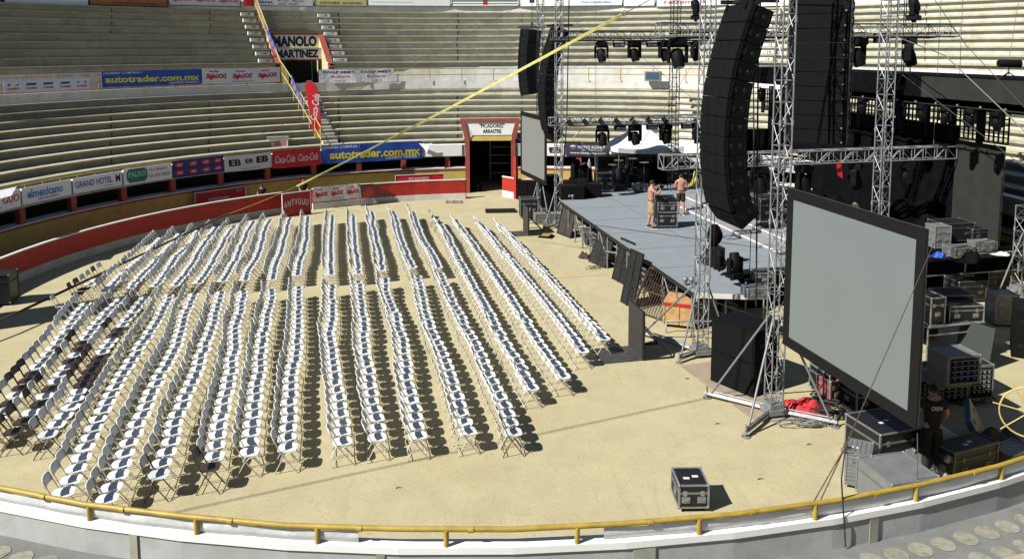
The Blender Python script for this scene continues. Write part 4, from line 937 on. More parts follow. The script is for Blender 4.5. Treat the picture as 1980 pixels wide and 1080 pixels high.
# ================================================================== CASES, SPEAKERS, BARRIERS
def flight_case(name, label, P, rz, w, d, h, m=CASEB, lid=.28, wheels=True, trim=ALUD, ribs=0, group=None, handles=True, sticker=0, rot=None, cat='flight case', bumps=0):
    """front faces local -Y, base centre at P"""
    t = thing(name, label, cat, P, rz, group); wz = .09 if wheels else 0
    if rot: t.rotation_euler = rot
    hb = (h - wz) * (1 - lid); hl = (h - wz) * lid - .008
    body = obj('body', MB().box((0, 0, wz + hb / 2), (w, d, hb)), m, t, bevel=.006)
    ld = obj('lid', MB().box((0, 0, wz + hb + .008 + hl / 2), (w, d, hl)), m, t, bevel=.006)
    e = .022
    def edges(z0, z1):
        q = MB()
        for x in (-w / 2, w / 2):
            for y in (-d / 2, d / 2): q.box((x, y, (z0 + z1) / 2), (e * 1.5, e * 1.5, z1 - z0 + .004))
        for z in (z0, z1):
            for y in (-d / 2, d / 2): q.box((0, y, z), (w - e, e * 1.3, e * 1.2))
            for x in (-w / 2, w / 2): q.box((x, 0, z), (e * 1.3, d - e, e * 1.2))
        return q
    obj('edge_trim', edges(wz, wz + hb), trim, body); obj('edge_trim', edges(wz + hb + .008, h), trim, ld)
    c = MB()
    for x in (-w / 2, w / 2):
        for y in (-d / 2, d / 2):
            for z in (wz + .005, h - .002): c.ell((x, y, z), (.03, .03, .03), nu=8, nv=5)
    obj('ball_corner', c, ALU, t)
    if handles:
        q = MB()
        for x in ((-w * .27, w * .27) if w > .5 else (0,)):
            for y, s in ((-d / 2, -1), (d / 2, 1)): q.box((x, y + s * .008, wz + hb * .55), (.15, .014, .11)); q.box((x, y + s * .02, wz + hb * .55), (.10, .014, .03))
        for x, s in ((-w / 2, -1), (w / 2, 1)): q.box((x + s * .008, 0, wz + hb * .55), (.014, .15, .11))
        for x in (-w * .3, w * .3): q.box((x, -d / 2 - .010, wz + hb), (.07, .016, .09))
        obj('handle', q, trim, t)
    if ribs:
        q = MB()
        for i in range(ribs):
            z = wz + (h - wz) * (i + .5) / ribs; q.box((0, -d / 2 - .007, z), (w - .04, .014, (h - wz) / ribs * .5)); q.box((-w / 2 - .007, 0, z), (.014, d - .04, (h - wz) / ribs * .5)); q.box((w / 2 + .007, 0, z), (.014, d - .04, (h - wz) / ribs * .5))
        obj('rib', q, m, t)
    if bumps:
        q = MB()
        for i in range(bumps): q.box((-w / 2 + w * (i + .5) / bumps, 0, h + .006), (w / bumps * .5, d * .9, .014))
        obj('lid_rib', q, m, ld)
    if wheels:
        q = MB(); 
        for x in (-w / 2 + .08, w / 2 - .08):
            for y in (-d / 2 + .08, d / 2 - .08): obj('caster', MB().cyl((x - .015, y, .045), (x + .015, y, .045), .045, 10).box((x, y, .08), (.05, .07, .02)), BLK, t)
    for i in range(sticker): obj('paper_label', MB().box((-.08 + i * .17, .06 * i - .05, h + .003), (.11, .07, .004)), mat('pinkish_paper', (.7, .62, .66), .8), ld)
    return t
flight_case('flight_case', 'small black flight case standing alone on the sand near the railing', (3.205, 13.88, 0), R_(1), .52, .60, .50, lid=.36, sticker=2)
# on stage, stacked pair beside the men
pc_ = at(1289, 441, HS)
flight_case('flight_case', 'lower black flight case of the pair on stage beside the shirtless men', (pc_.x, pc_.y + .25, HS), R_(2), .75, .6, .62)
flight_case('flight_case', 'upper black flight case of the pair on stage beside the shirtless men', (pc_.x, pc_.y + .25, HS + .625), R_(4), .74, .58, .36, wheels=False)
mix = thing('mixer', 'black sloped mixing console on top of the stage flight cases', 'mixer', (pc_.x, pc_.y + .25, HS + .99), R_(6)); obj('body', MB().prism([(-.28, 0), (.28, 0), (.28, .2), (-.28, .08)], -.36, .36, 'x'), CASEB, mix)
q = MB()
for i in range(8): q.box((-.28 + i * .08, .0, .155), (.02, .4, .01), M4.Rotation(.0, 4, 'X'))
obj('fader_row', q, mat('console_grey', (.1, .1, .11), .5), mix)
# speakers (front -Y)
def speaker(label, P, rz, w, d, h, n=2, group=None, cat='speaker'):
    t = thing('speaker_cabinet', label, cat, P, rz, group)
    obj('body', MB().box((0, 0, h / 2), (w, d, h)), BLK, t, bevel=.015)
    q = MB(); k = h / n
    for i in range(n): q.box((0, -d / 2 - .008, k * (i + .5)), (w * .92, .014, k * .9))
    obj('grille', q, BLKM, t)
    q = MB()
    for i in range(n):
        for s in (-1, 1):
            for y in (-.2, .2): q.box((s * (w / 2 + .006), y * d * 1.2, k * (i + .5)), (.014, .16, .10))
    obj('handle', q, mat('fitting_black', (.004, .004, .004), .4), t); return t
A = at(1373, 736); B = at(1456, 771); d = B - A; rz = math.atan2(d.y, d.x); c = (A + B) / 2 + V((math.cos(rz + PI / 2), math.sin(rz + PI / 2), 0)) * .48
speaker('lower black subwoofer beside the near screen tower', c, rz, d.length, .95, .80, 1, 'stacked subwoofers'); speaker('upper black subwoofer beside the near screen tower', c + V((0, 0, .81)), rz, d.length, .95, .80, 1, 'stacked subwoofers')
for i, (px, py, w, h, z, n, lab) in enumerate(((1062, 409, .95, .62, .0, 1, 'lowest black speaker of the far stack between the two towers'), (1062, 409, .95, .62, .63, 1, 'middle black speaker of the far stack between the two towers'), (1062, 409, .95, .55, 1.26, 1, 'top black speaker of the far stack between the two towers'))):
    p = at(px, py); speaker(lab, (p.x, p.y + .4, z), VA * .5, w, .8, h, n, 'far speaker stack')
for i, (px, py, lab) in enumerate(((1010, 386, 'black speaker leftmost of the pair beside the red gate post'), (1030, 386, 'black speaker rightmost of the pair beside the red gate post'))):
    p = at(px, py); speaker(lab, (p.x, p.y + .4, 0), 0, .56, .7, 1.0, 1, 'speaker pair by the gate post')
for (px, py, w, lab) in ((1107, 387, 1.1, 'wide black stage speaker at the far front corner of the stage'), (1144, 383, .9, 'black stage speaker second from the far corner')):
    p = at(px, py, HS); speaker(lab, (p.x, p.y + .45, HS), VA * .4, w, .7, .62, 1, 'speakers at the far stage corner')
p = at(1022, 422); flight_case('equipment_rack', 'open silver edged rack on the sand left of the far tower', (p.x, p.y + .3, 0), R_(5), .85, .7, .95, trim=ALU)
for (px, w, lab) in ((1049, .75, 'silver case lying left at the foot of the far front tower'), (1068, .6, 'silver case right at the foot of the far front tower')):
    p = at(px, 433); flight_case('flight_case', lab, (p.x, p.y + .2, 0), R_(8), w, .6, .48, m=SILV, trim=ALU, wheels=False)
# ---- cluster bottom right
def case_px(label, px, py, rzdeg, w, d, h, z=0, name='flight_case', **kw):
    p = at(px, py, z); rz = R_(rzdeg); off = V((-math.sin(rz), math.cos(rz), 0)) * (d / 2); return flight_case(name, label, (p.x + off.x, p.y + off.y, z), rz, w, d, h, **kw)
case_px('ribbed silver upright case at the left of the bottom right pile', 1657, 947, -28, .42, .55, .72, m=SILV, trim=ALU, ribs=9, bumps=5, sticker=1)
case_px('largest flat topped silver case in the bottom right pile', 1768, 1006, 12, .95, .95, .72, m=SILV, trim=ALU, lid=.3)
case_px('large black case with silver edges behind the silver cases', 1738, 912, 17, .95, .95, .82, trim=ALU, sticker=2)
t = case_px('long black case with brown edges lying with its wheels showing', 1885, 925, 22, 1.15, .45, .62, trim=mat('brown_edge', (.22, .17, .10), .6, .3), sticker=2, wheels=False)
q = MB()
for z in (.14, .5): 
    for y in (-.15,): obj('caster', MB().cyl((-.66, y - .03, z), (-.66, y + .03, z), .075, 14).box((-.60, y, z), (.05, .08, .08)), ALUD, t)
case_px('dark low box with open top between the cases', 1800, 905, 14, .8, .6, .42, wheels=False)
pn = at(1800, 925); t = thing('case_lid', 'grey metal case lid leaning beside the flat silver case', 'lid', (pn.x, pn.y + .1, 0), R_(15)); t.rotation_euler = (R_(-35), 0, R_(15)); obj('panel', MB().box((0, 0, .42), (.62, .05, .8)), SILV, t, bevel=.01); obj('latch', MB().box((-.1, -.035, .5), (.1, .02, .07)).box((.1, -.035, .5), (.1, .02, .07)).box((0, -.035, .15), (.3, .02, .1)), ALU, t)
# tilted blue grey case lids
for (px, py, rzd, tl, w, d_, m_, lab) in ((1905, 858, 62, 28, 1.25, .12, mat('blue_grey_panel', (.09, .115, .15), .5, var=.1), 'blue grey case lid leaning in the right pile'), (1868, 872, 70, 62, .9, .14, mat('light_edge_panel', (.42, .44, .45), .4, .4), 'pale metal case lid standing on edge in the right pile')):
    p = at(px, py); t = thing('case_lid', lab, 'lid', p, R_(rzd)); t.rotation_euler = (R_(-tl), 0, R_(rzd)); obj('panel', MB().box((0, 0, .4), (w, d_, .75)), m_, t, bevel=.02)
    obj('latch', MB().box((-.3, -d_ / 2 - .01, .6), (.09, .02, .07)).box((.3, -d_ / 2 - .01, .6), (.09, .02, .07)), ALU, t)
def pile(name, label, cat, px, py, m, sx, sy, sz, z=0, n=7, seed=1):
    rnd = random.Random(seed); p = at(px, py, z); G = 22; q = MB(); bumps = [(rnd.uniform(-.7, .7), rnd.uniform(-.7, .7), rnd.uniform(.4, 1), rnd.uniform(.2, .5)) for _ in range(n)]
    vs = []
    for j in range(G + 1):
        for i in range(G + 1):
            x = -1 + 2 * i / G; y = -1 + 2 * j / G; r = math.hypot(x, y); h = 0
            for (bx, by, bh, bw) in bumps: h = max(h, bh * math.exp(-((x - bx) ** 2 + (y - by) ** 2) / bw ** 2 / 1.4))
            h = h * max(0, 1 - r ** 4 * .9) + .10 * math.sin(9 * x + 5 * y + seed) * (1 - min(1, r)) + .03 * rnd.random()
            vs.append((x * sx * (1 + .1 * math.sin(4 * y)), y * sy * (1 + .12 * math.sin(5 * x)), max(.005, h * sz) if r < 1.02 else .005))
    fs = []
    for j in range(G):
        for i in range(G):
            a = j * (G + 1) + i; x = -1 + 2 * (i + .5) / G; y = -1 + 2 * (j + .5) / G
            if math.hypot(x, y) < 1.0: fs.append((a, a + 1, a + G + 2, a + G + 1))
    q.add(vs, fs, M4.Translation(p), sm=True); return tag(obj(name, q, m), label, cat)
pile('folded_tarp', 'crumpled dark brown tarp on the cases near the right edge', 'tarp', 1935, 862, BRNC, .55, .4, .45, seed=4)
case_px('grey box beside the brown tarp at the right edge', 1975, 905, 30, .7, .4, .35, m=SILV, trim=ALUD, wheels=False)
q = MB(); c4 = [at(1316, 709), at(1418, 692), at(1562, 812), at(1462, 816)]; q.add([p + V((0, 0, .006)) for p in c4] + [p + V((0, 0, .024)) for p in c4], [(3, 2, 1, 0), (4, 5, 6, 7), (0, 1, 5, 4), (1, 2, 6, 5), (2, 3, 7, 6), (3, 0, 4, 7)])
tag(obj('plywood_sheet', q, mat('worn_plywood', (.36, .28, .20), .9, var=.15, scale=4, stain=(.26, .2, .14), stain_amt=.6, stain_scale=2)), 'worn brown plywood sheet lying under the subwoofers and tower', 'board')
# red tarp with cables
pile('red_tarp', 'crumpled red tarp on the sand behind the near screen tower', 'tarp', 1555, 792, REDC, .62, .48, .34, seed=9, n=9)
def cable_heap(label, px, py, rx, ry, n, seed, m=CABLE, r=.012, zz=.0):
    rnd = random.Random(seed); p = at(px, py, zz); q = MB()
    for k in range(n):
        cx, cy = rnd.uniform(-.35, .35) * rx, rnd.uniform(-.35, .35) * ry; a0 = rnd.uniform(0, 6); rr = rnd.uniform(.35, .9); pts = []
        for i in range(22):
            a = a0 + i * .42; w = rr * (1 + .25 * math.sin(i * .9 + k)); pts.append(p + V((cx + rx * .6 * w * math.cos(a), cy + ry * .6 * w * math.sin(a), .02 + .05 * abs(math.sin(i * .6 + k)) + .012 * k)))
        q.tube(pts, r, 5)
    return tag(obj('cable_heap', q, m), label, 'cables')
cable_heap('tangled black cables beside the red tarp', 1600, 800, .8, .5, 9, 3); cable_heap('loops of grey cable on the sand near the tower foot', 1560, 822, .7, .28, 5, 5, mat('grey_cable', (.2, .2, .19), .6))
cable_heap('black cable coils on the sand behind the screen', 1610, 775, .6, .5, 10, 8); cable_heap('black cables on the ground under the large screen', 1660, 790, 1.0, .8, 10, 12)
cable_heap('dark cables on the sand beside the amplifier racks', 1895, 775, 1.2, .5, 4, 14, r=.009); cable_heap('thin cable loop near the leaning panels', 1150, 520, .55, .6, 3, 17, r=.008)
cable_heap('coiled cable on the stage near the corner', 1370, 505, .7, .8, 4, 19, zz=HS, r=.009)
for (px, py, rzd, w, d, h, lab) in ((1640, 775, 12, 1.0, .8, .65, 'black case leftmost in the shade under the large screen'), (1690, 800, 12, .9, .7, .55, 'black case in the shade under the middle of the screen'), (1635, 742, 8, 1.1, .7, 1.0, 'tall black case behind the lower left of the screen')):
    case_px(lab, px, py, rzd, w, d, h)
case_px('red faced box in the shade beside the red tarp', 1618, 780, 20, .4, .45, .55, m=mat('dull_red_box', (.30, .06, .05), .6), wheels=False)
# racks at the right
def rack(label, px, py, rzd, w, d, h, m, z=0, rows=5, ribs=0, front=None):
    t = case_px(label, px, py, rzd, w, d, h, z=z, m=m, wheels=False, ribs=ribs, handles=False, lid=.05, name='amplifier_rack', trim=ALU, cat='rack')
    obj('dark_front', MB().box((0, -d / 2 - .012, h / 2), (w * .84, .02, h * .86)), BLK, t)
    q = MB(); q2 = MB()
    for i in range(rows):
        z_ = h * .12 + h * .76 * (i + .5) / rows; q.box((0, -d / 2 - .026, z_ + h * .3 / rows), (w * .8, .01, .012))
        for k in range(4): q2.box((-w * .3 + k * w * .2, -d / 2 - .032, z_), (.05, .02, .045))
    obj('unit_line', q, ALUD, t); obj('connector', q2, front or ALUD, t); return t
RZ = 10
rack('ribbed silver rack with blue plugs on top of the right stack', 1862, 742, RZ, .78, .62, .62, SILV, z=.95, rows=4, ribs=9, front=mat('blue_plug', (.02, .10, .5), .5))
case_px('flat silver lid under the ribbed silver rack', 1845, 748, RZ, .82, .66, .22, z=.72, m=SILV, wheels=False, handles=False, trim=ALU)
rack('black amplifier rack under the silver lid', 1838, 778, RZ, .82, .7, .72, CASEB); rack('rightmost black amplifier rack with silver edges', 1895, 768, RZ, .62, .8, .78, CASEB, rows=5)
rack('leftmost black amplifier rack in the shade by the screen edge', 1790, 788, RZ, .66, .7, .68, CASEB)
# small platform with cases
pl = thing('side_platform', 'small low scaffold platform carrying black cases at the right', 'platform', (0, 0, 0))
a_, b_ = at(1795, 632, 1.03), at(1902, 622, 1.03); dd = (b_ - a_).normalized(); nn = V((-dd.y, dd.x, 0))
vs = [a_, b_, b_ + nn * 1.8, a_ + nn * 1.8]; obj('deck', MB().prism([(p.x, p.y) for p in vs], .97, 1.03), BSTEEL, pl)
for p in vs: obj('leg', MB().cyl((p.x, p.y, 0), (p.x, p.y, .97), .025, 8), ALUD, pl)
obj('front_rail', MB().cyl(a_ + V((0, -.02, 0)), b_ + V((0, -.02, 0)), .035, 6).cyl((a_.x, a_.y, .8), (b_.x, b_.y, .8), .02, 6), ALUD, pl)
case_px('black case with silver edges on the small platform', 1868, 622, 5, .95, .8, .42, z=1.03, wheels=False); case_px('flat dark case stacked at the back of the small platform', 1852, 606, 3, .85, .7, .50, z=1.03, wheels=False)
case_px('dark case standing at the left of the small platform', 1812, 628, 10, .4, .7, .72, z=1.03, wheels=False)
# boards leaning under the platform
q = MB().box((0, 0, .55), (.9, .05, 1.1)); p = at(1890, 715); tag(obj('leaning_board', q, mat('dark_green_board', (.03, .04, .035), .7), loc=(p.x, p.y + .3, 0), rot=(R_(-12), 0, R_(-60))), 'dark board leaning under the small platform', 'board')
# silver case and tall black box right
case_px('worn silver wheeled case beside the right lattice tower', 1945, 632, -4, .62, .6, .95, m=SILV, trim=ALUD); p = at(1975, 690); speaker('tall black cabinet cut by the right edge', (p.x + .35, p.y + .3, 0), R_(60), 1.1, .8, 1.35, 2)
# gear on side deck
for (px, py, w, d, h, z, lab) in ((1852, 470, 1.2, .8, .7, HS, 'wide black case at the back of the side deck'), (1905, 470, 1.0, .6, .5, HS, 'black case at the right back of the side deck'), (1938, 560, 1.1, .7, .6, 0, 'black case on the ground under the right end of the side deck'), (1880, 585, 1.0, .7, .7, 0, 'black case on the ground behind the small platform'), (1790, 655, .7, .6, .9, 0, 'upright black case in the shade beside the screen edge')): case_px(lab, px, py, 8, w, d, h, z=z, trim=mat('dark_case_edge', (.10, .10, .10), .5, .3))
case_px('dull silver box on the side deck above the screen corner', 1822, 480, 5, .55, .55, .75, z=HS, m=SILV, trim=ALUD, wheels=False)
case_px('low grey case on the side deck', 1868, 497, 8, .8, .6, .28, z=HS, m=mat('grey_case', (.12, .12, .12), .5), wheels=False); case_px('flat silver case on the far end of the side deck', 1910, 486, 12, .7, .5, .3, z=HS, m=SILV, wheels=False)
pile('blue_tarp', 'small bright blue tarp on the side deck', 'tarp', 1815, 496, BLUEC, .28, .22, .22, z=HS, seed=3); pile('white_cable_pile', 'small pile of pale cables on the side deck', 'cables', 1935, 492, WHITEC, .3, .2, .1, z=HS, seed=5)
pile('green_tarp', 'pale green tarp bundle above the edge of the large screen', 'tarp', 1655, 428, GREENC, .75, .6, .85, z=HS, seed=11, n=4)
pile('black_cover', 'black covered equipment heap at the back of the stage right of the arrays', 'cover', 1600, 440, BLKC, 1.6, 1.2, 1.5, z=HS, seed=12, n=8); pile('black_cover', 'black covered equipment heap behind the tall lattice tower', 'cover', 1760, 440, BLKC, 1.5, 1.0, 1.3, z=HS, seed=13, n=8)
pile('black_cover', 'black covered gear on the side deck', 'cover', 1868, 505, BLKC, .45, .35, .75, z=HS, seed=15, n=4)
case_px('black case on the drum riser behind the big speakers', 1500, 432, 8, 1.2, .9, .9, z=HS + .56); case_px('black case stack leftmost on the drum riser', 1470, 402, 8, 1.4, .9, 1.3, z=HS + .56)
t = tag(obj('warning_flag', MB().add([(0, 0, 0), (.22, 0, -.05), (.30, .02, -.75), (.1, 0, -.6)], [(0, 1, 2, 3)]), COKE, loc=on_v(1615, SF - .1, zl - .05)), 'small red cloth hanging from the lower front truss', 'flag')
# ---- barricades
def mojo(label, P, rz, h=1.25, w=1.05):
    t = thing('crowd_barrier', label, 'barrier', P, rz, 'crowd barriers')
    obj('mesh_panel', MB().box((0, 0, h / 2 + .02), (w, .03, h)), mat('dark_perforated', (.05, .045, .038), .7, .2, var=.3, scale=30), t)
    q = MB()
    for x in (-w / 2, -w / 6, w / 6, w / 2): q.box((x, .03, h / 2), (.04, .05, h))
    for z in (.05, h * .5, h): q.box((0, .033, z), (w, .05, .04))
    obj('frame', q, BSTEEL, t); obj('floor_plate', MB().box((0, -.55, .015), (w, 1.05, .02)), mat('tread_plate', (.09, .09, .085), .5, .4, var=.3, scale=6), t)
    q = MB()
    for x in (-w / 2, w / 2): q.cyl((x, .05, h * .72), (x, .85, .03), .022, 6); q.cyl((x, .03, .03), (x, .85, .03), .022, 6); q.cyl((x, .05, .35), (x, .5, .35), .018, 6)
    obj('rear_strut', q, BSTEEL, t); return t
A = at(1216, 678); B = at(1240, 690); d = B - A; rz = R_(-78)
mojo('black crowd barrier with floor plate near the end of the first chair row', (3.32, 21.1, 0), rz + 0.0, 1.3, 1.05)
A = at(1008, 455); mojo('black crowd barrier with floor plate at the foot of the far tower', (A.x + .2, A.y + .35, 0), R_(-78), 1.2, .95)
def leaning(label, px, py, rzd, w, h, lean, kind='grid', m=BSTEEL, name='barrier_panel'):
    p = at(px, py); t = thing(name, label, 'barrier panel', p, R_(rzd), 'steel panels leaning along the stage front'); t.rotation_euler = (R_(-lean), 0, R_(rzd)); q = MB()
    for c, s in (((-w / 2, 0, h / 2), (.05, .05, h)), ((w / 2, 0, h / 2), (.05, .05, h)), ((0, 0, h), (w + .05, .05, .05)), ((0, 0, .05), (w + .05, .05, .05))): q.box(c, s)
    obj('frame', q, m, t); q = MB()
    if kind == 'bars':
        n = 13
        for i in range(n): q.cyl((-w / 2 + w * (i + .5) / n, 0, .05), (-w / 2 + w * (i + .5) / n, 0, h), .014, 5)
        q.box((0, 0, h * .5), (w, .03, .04))
    elif kind == 'solid':
        q.box((0, .0, h / 2), (w, .02, h)); q.box((0, -.02, h * .4), (w, .04, .05)); q.box((0, -.02, h * .7), (w, .04, .05)); q.box((0, -.02, h / 2), (.05, .04, h))
        for z in (.2, .35, .5): q.box((0, -.03, h * z), (w * .5, .03, .03))
    else:
        q.box((0, .01, h / 2), (w, .008, h)); q.box((0, 0, h * .5), (w, .04, .04)); q.box((0, 0, h / 2), (.04, .04, h))
    obj('infill', q, m if kind != 'mesh' else mat('dark_perforated', (.05, .045, .038)), t)
    q = MB()
    for x in (-w / 2, w / 2): q.cyl((x, .02, h * .8), (x, .5, .1), .02, 6)
    if kind != 'solid': obj('prop_leg', q, m, t)
    return t
leaning('rusty barred barrier leaning beside the wooden crate', 1252, 612, -52, 1.35, 1.5, 32, 'bars', RUST)
leaning('tall solid black steel panel leaning near the chalk line', 1212, 590, -68, .75, 1.75, 12, 'solid')
leaning('solid black steel panel leaning behind the tall one', 1196, 545, -68, .9, 1.5, 14, 'solid')
leaning('broad black steel panel leaning at the middle of the stage front', 1154, 512, -62, 1.1, 1.25, 22, 'solid')
leaning('dark mesh panel leaning at the far end of the stage front', 1090, 456, -62, 1.1, 1.35, 14, 'mesh')
leaning('dark folded panel lying against the stage legs', 1150, 480, -60, 1.3, 1.0, 45, 'bars')
p = at(968, 409); t = thing('flat_grate', 'black steel grate lying flat on the sand before the portal', 'grate', p, R_(4)); q = MB()
for y in (-.35, 0, .35): q.box((0, y, .06), (1.5, .05, .06))
for x in (-.75, -.4, 0, .4, .75): q.box((x, 0, .06), (.05, .75, .05))
q.box((0, 0, .03), (1.5, .7, .015)); obj('frame', q, BSTEEL, t)
p = at(1056, 458); t = thing('cable_ramp', 'small black and yellow cable ramp on the sand', 'ramp', p, R_(-20)); obj('body', MB().prism([(-.35, 0), (.35, 0), (.2, .1), (-.2, .1)], -.25, .25, 'y'), BLK, t); obj('yellow_lid', MB().box((0, 0, .104), (.36, .5, .008)), YELP, t)
p = at(878, 392); q = MB()
for y in (-.2, .2): q.cyl((p.x - .45, p.y + y, .05), (p.x + .45, p.y + y, .05), .018)
for x in (-.4, 0, .4): q.cyl((p.x + x, p.y - .2, .05), (p.x + x, p.y + .2, .12), .018)
tag(obj('bent_frame', q, RUST), 'small rusty metal frame lying by the inner fence', 'metal frame')
# fence panel leaning on the inner fence
p0, p1 = at(698, 399), at(768, 391); d = p1 - p0; t = thing('fence_panel', 'dark barred fence panel leaning on the red inner fence', 'fence panel', (p0 + p1) / 2, math.atan2(d.y, d.x)); t.rotation_euler = (R_(-18), 0, math.atan2(d.y, d.x)); q = MB(); w = d.length
for i in range(19): q.cyl((-w / 2 + w * i / 18, 0, 0), (-w / 2 + w * i / 18, 0, 1.15), .013, 4)
for z in (.05, 1.12): q.box((0, 0, z), (w, .04, .04))
obj('bars', q, BSTEEL, t)
# wooden crate
A = at(1303, 634); B = at(1344, 640); d = B - A; rz = math.atan2(d.y, d.x) + .1; p = at(1322, 637); w = .85
t = thing('wooden_crate', 'plywood crate with red top edge on wheels beside the stage corner', 'crate', (p.x, p.y + .5, 0), rz)
obj('body', MB().box((0, 0, .42), (w, .9, .62)), WOOD, t); obj('lid', MB().box((0, 0, .79), (w, .9, .06)), WOOD, t); q = MB()
for y in (-.46, .46): q.box((0, y, .72), (w + .04, .025, .09))
for x in (-w / 2 - .012, w / 2 + .012): q.box((x, 0, .72), (.025, .9, .09))
obj('red_band', q, REDP, t); q = MB()
for x in (-w / 2, 0, w / 2): q.box((x, -.462, .4), (.06, .02, .54))
obj('batten', q, WOOD, t)
for x in (-.35, .35): obj('caster', MB().cyl((x - .02, -.36, .055), (x + .02, -.36, .055), .055, 10).box((x, -.36, .1), (.06, .06, .03)), BLK, t)
t = thing('guard_rail', 'bent grey metal rail in front of the wooden crate', 'rail', at(1312, 645), R_(-10)); obj('tube', MB().tube([(-.35, 0, 0), (-.35, 0, .35), (.45, .05, .40), (.9, .1, .38)], .03, 6), ALUD, t)
# understage clutter
rnd = random.Random(5); 
for i, (s_, t_, w, d, h) in enumerate(((1.6, .9, 1.0, .8, .7), (3.4, .8, .9, .9, .6), (5.0, .75, 1.0, .8, .75), (6.6, .8, .8, .8, .5), (8.2, .8, 1.1, .9, .6), (10.0, .8, .9, .7, .7), (11.7, .8, 1.0, .8, .5))):
    P = st(s_, t_); flight_case('flight_case', f'dark case stored under the stage, {ords[i]} from its near corner', P, VA + PI / 2 + PI + rnd.uniform(-.2, .2), w, d, h, group='cases stored under the stage', m=CASEB if i % 3 else mat('grey_case', (.12, .12, .12), .5))
q = MB()
for i in range(46):
    P = st(rnd.uniform(5.5, 13), rnd.uniform(.3, 1.0), rnd.uniform(.1, .9)); a = rnd.uniform(-.5, .5); D_ = UU * 1.1 + VV * a + V((0, 0, rnd.uniform(-.25, .25))); q.cyl(P, P + D_, rnd.uniform(.015, .03), 5)
tag(obj('stacked_poles', q, ALUD), 'jumble of grey scaffold poles stored under the stage', 'poles', kind=None)
p = at(1130, 495); pile('rusty_chain_heap', 'small heap of rusty chain beside the leaning panels', 'chain', 1132, 498, RUST, .28, .25, .3, seed=21)
# ================================================================== STAGE GEAR
def wedge_head(label, px, py, s=1.2, rz=0, tilt=.2):
    p = at(px, py, HS); o = place_head(p + V((0, 0, .0)), rz, label, group='moving heads standing on the stage', s=s, flip=True); o.location.z = HS + .01; o.rotation_euler = (PI, 0, rz); o.location.z = HS + .2 * s; return o
wedge_head('moving head lamp on the stage floor nearest the front tower', 1420, 552, 1.0, .5); wedge_head('moving head lamp on the stage left of the tallest floor one', 1392, 532, .8, 1.0)
wedge_head('moving head lamp at the far left of the stage beside the cables', 1196, 377, 1.3, .3); wedge_head('moving head lamp on the far stage corner behind the speakers', 1115, 366, 1.5, .9)
wedge_head('second moving head lamp on the far stage corner', 1131, 370, 1.4, 2.2)
p = at(1380, 512, HS); t = thing('covered_lamp', 'lamp under a black cover standing on a case near the front tower', 'covered lamp', p, .3); q = MB(); q.ell((0, 0, .95), (.26, .2, .36), jit=.1, nu=12, nv=9); obj('cover', q, BLKC, t); obj('case_base', MB().box((0, 0, .3), (.5, .5, .6)), CASEB, t, bevel=.02)
case_px('low silver edged case at the near stage corner', 1467, 577, 4, .62, .5, .26, z=HS, wheels=False, m=mat('grey_case', (.12, .12, .12))); case_px('small dark case behind the near stage corner', 1478, 548, 4, .5, .4, .3, z=HS, wheels=False)
t = thing('microphone_stand', 'thin black microphone stand on the stage', 'mic stand', at(1449, 543, HS), 0); obj('pole', MB().cyl((0, 0, 0), (0, 0, 1.45), .012, 6), BLK, t); obj('round_foot', MB().cyl((0, 0, 0), (0, 0, .03), .15, 14), BLK, t); obj('microphone', MB().cyl((0, -.05, 1.45), (0, .1, 1.5), .025, 8), BLK, t)
for i, px in enumerate((1325, 1337)):
    p = at(px, 551, HS); t = thing('glass_lamp', f'small silver globe lamp, {"left" if i == 0 else "right"} of the two at the near stage edge', 'lamp', p, 0, 'globe lamps at the stage edge'); obj('globe', MB().ell((0, 0, .17), (.085, .085, .085)), ALU, t); obj('neck', MB().cyl((0, 0, 0), (0, 0, .1), .05, 10), ALU, t)
for i, px in enumerate((1101, 1107)):
    p = at(px, 386, HS); t = thing('glass_lamp', f'small silver globe lamp, {"left" if i == 0 else "right"} of the two at the far stage corner', 'lamp', p, 0, 'globe lamps at the stage edge'); obj('globe', MB().ell((0, 0, .17), (.085, .085, .085)), ALU, t); obj('neck', MB().cyl((0, 0, 0), (0, 0, .1), .05, 10), ALU, t)
# keyboard table / drums at the back
dr = thing('drum_kit', 'covered drum kit and cymbals at the far left of the stage', 'drum kit', at(1215, 362, HS), .2)
obj('bass_drum', MB().cyl((0, -.3, .35), (0, .2, .35), .34, 18), BLK, dr)
for x, y, z in ((-.5, 0, .45), (.5, -.1, .45), (-.25, -.1, .85), (.25, -.1, .85), (.9, .2, .4), (-.9, .2, .4)): obj('drum', MB().cyl((x, y, z - .14), (x, y, z + .14), .2, 14), BLK, dr)
for x, y, z in ((-.85, -.1, 1.15), (.8, 0, 1.2), (-.4, .3, 1.3), (.35, .4, 1.35)): o = obj('cymbal', MB().cyl((x, y, z), (x, y, z + .012), .24, 16), mat('brass', (.45, .33, .12), .35, .8), dr); obj('stand', MB().cyl((x, y, 0), (x, y, z), .012, 5), ALUD, o)
tb = thing('equipment_table', 'long table of black electronic gear in the shade at the back of the stage', 'table', at(1262, 345, HS), .1)
obj('table_top', MB().box((0, 0, .85), (2.4, .8, .05)), BLK, tb)
for x in (-1.1, 1.1):
    for y in (-.35, .35): obj('leg', MB().cyl((x, y, 0), (x, y, .85), .02), ALUD, tb)
for x in (-.8, -.25, .3, .85): obj('unit', MB().box((x, 0, .97), (.42, .5, .18)), CASEB, tb)
obj('drape', MB().box((0, -.42, .42), (2.4, .02, .8)), BLKC, tb)
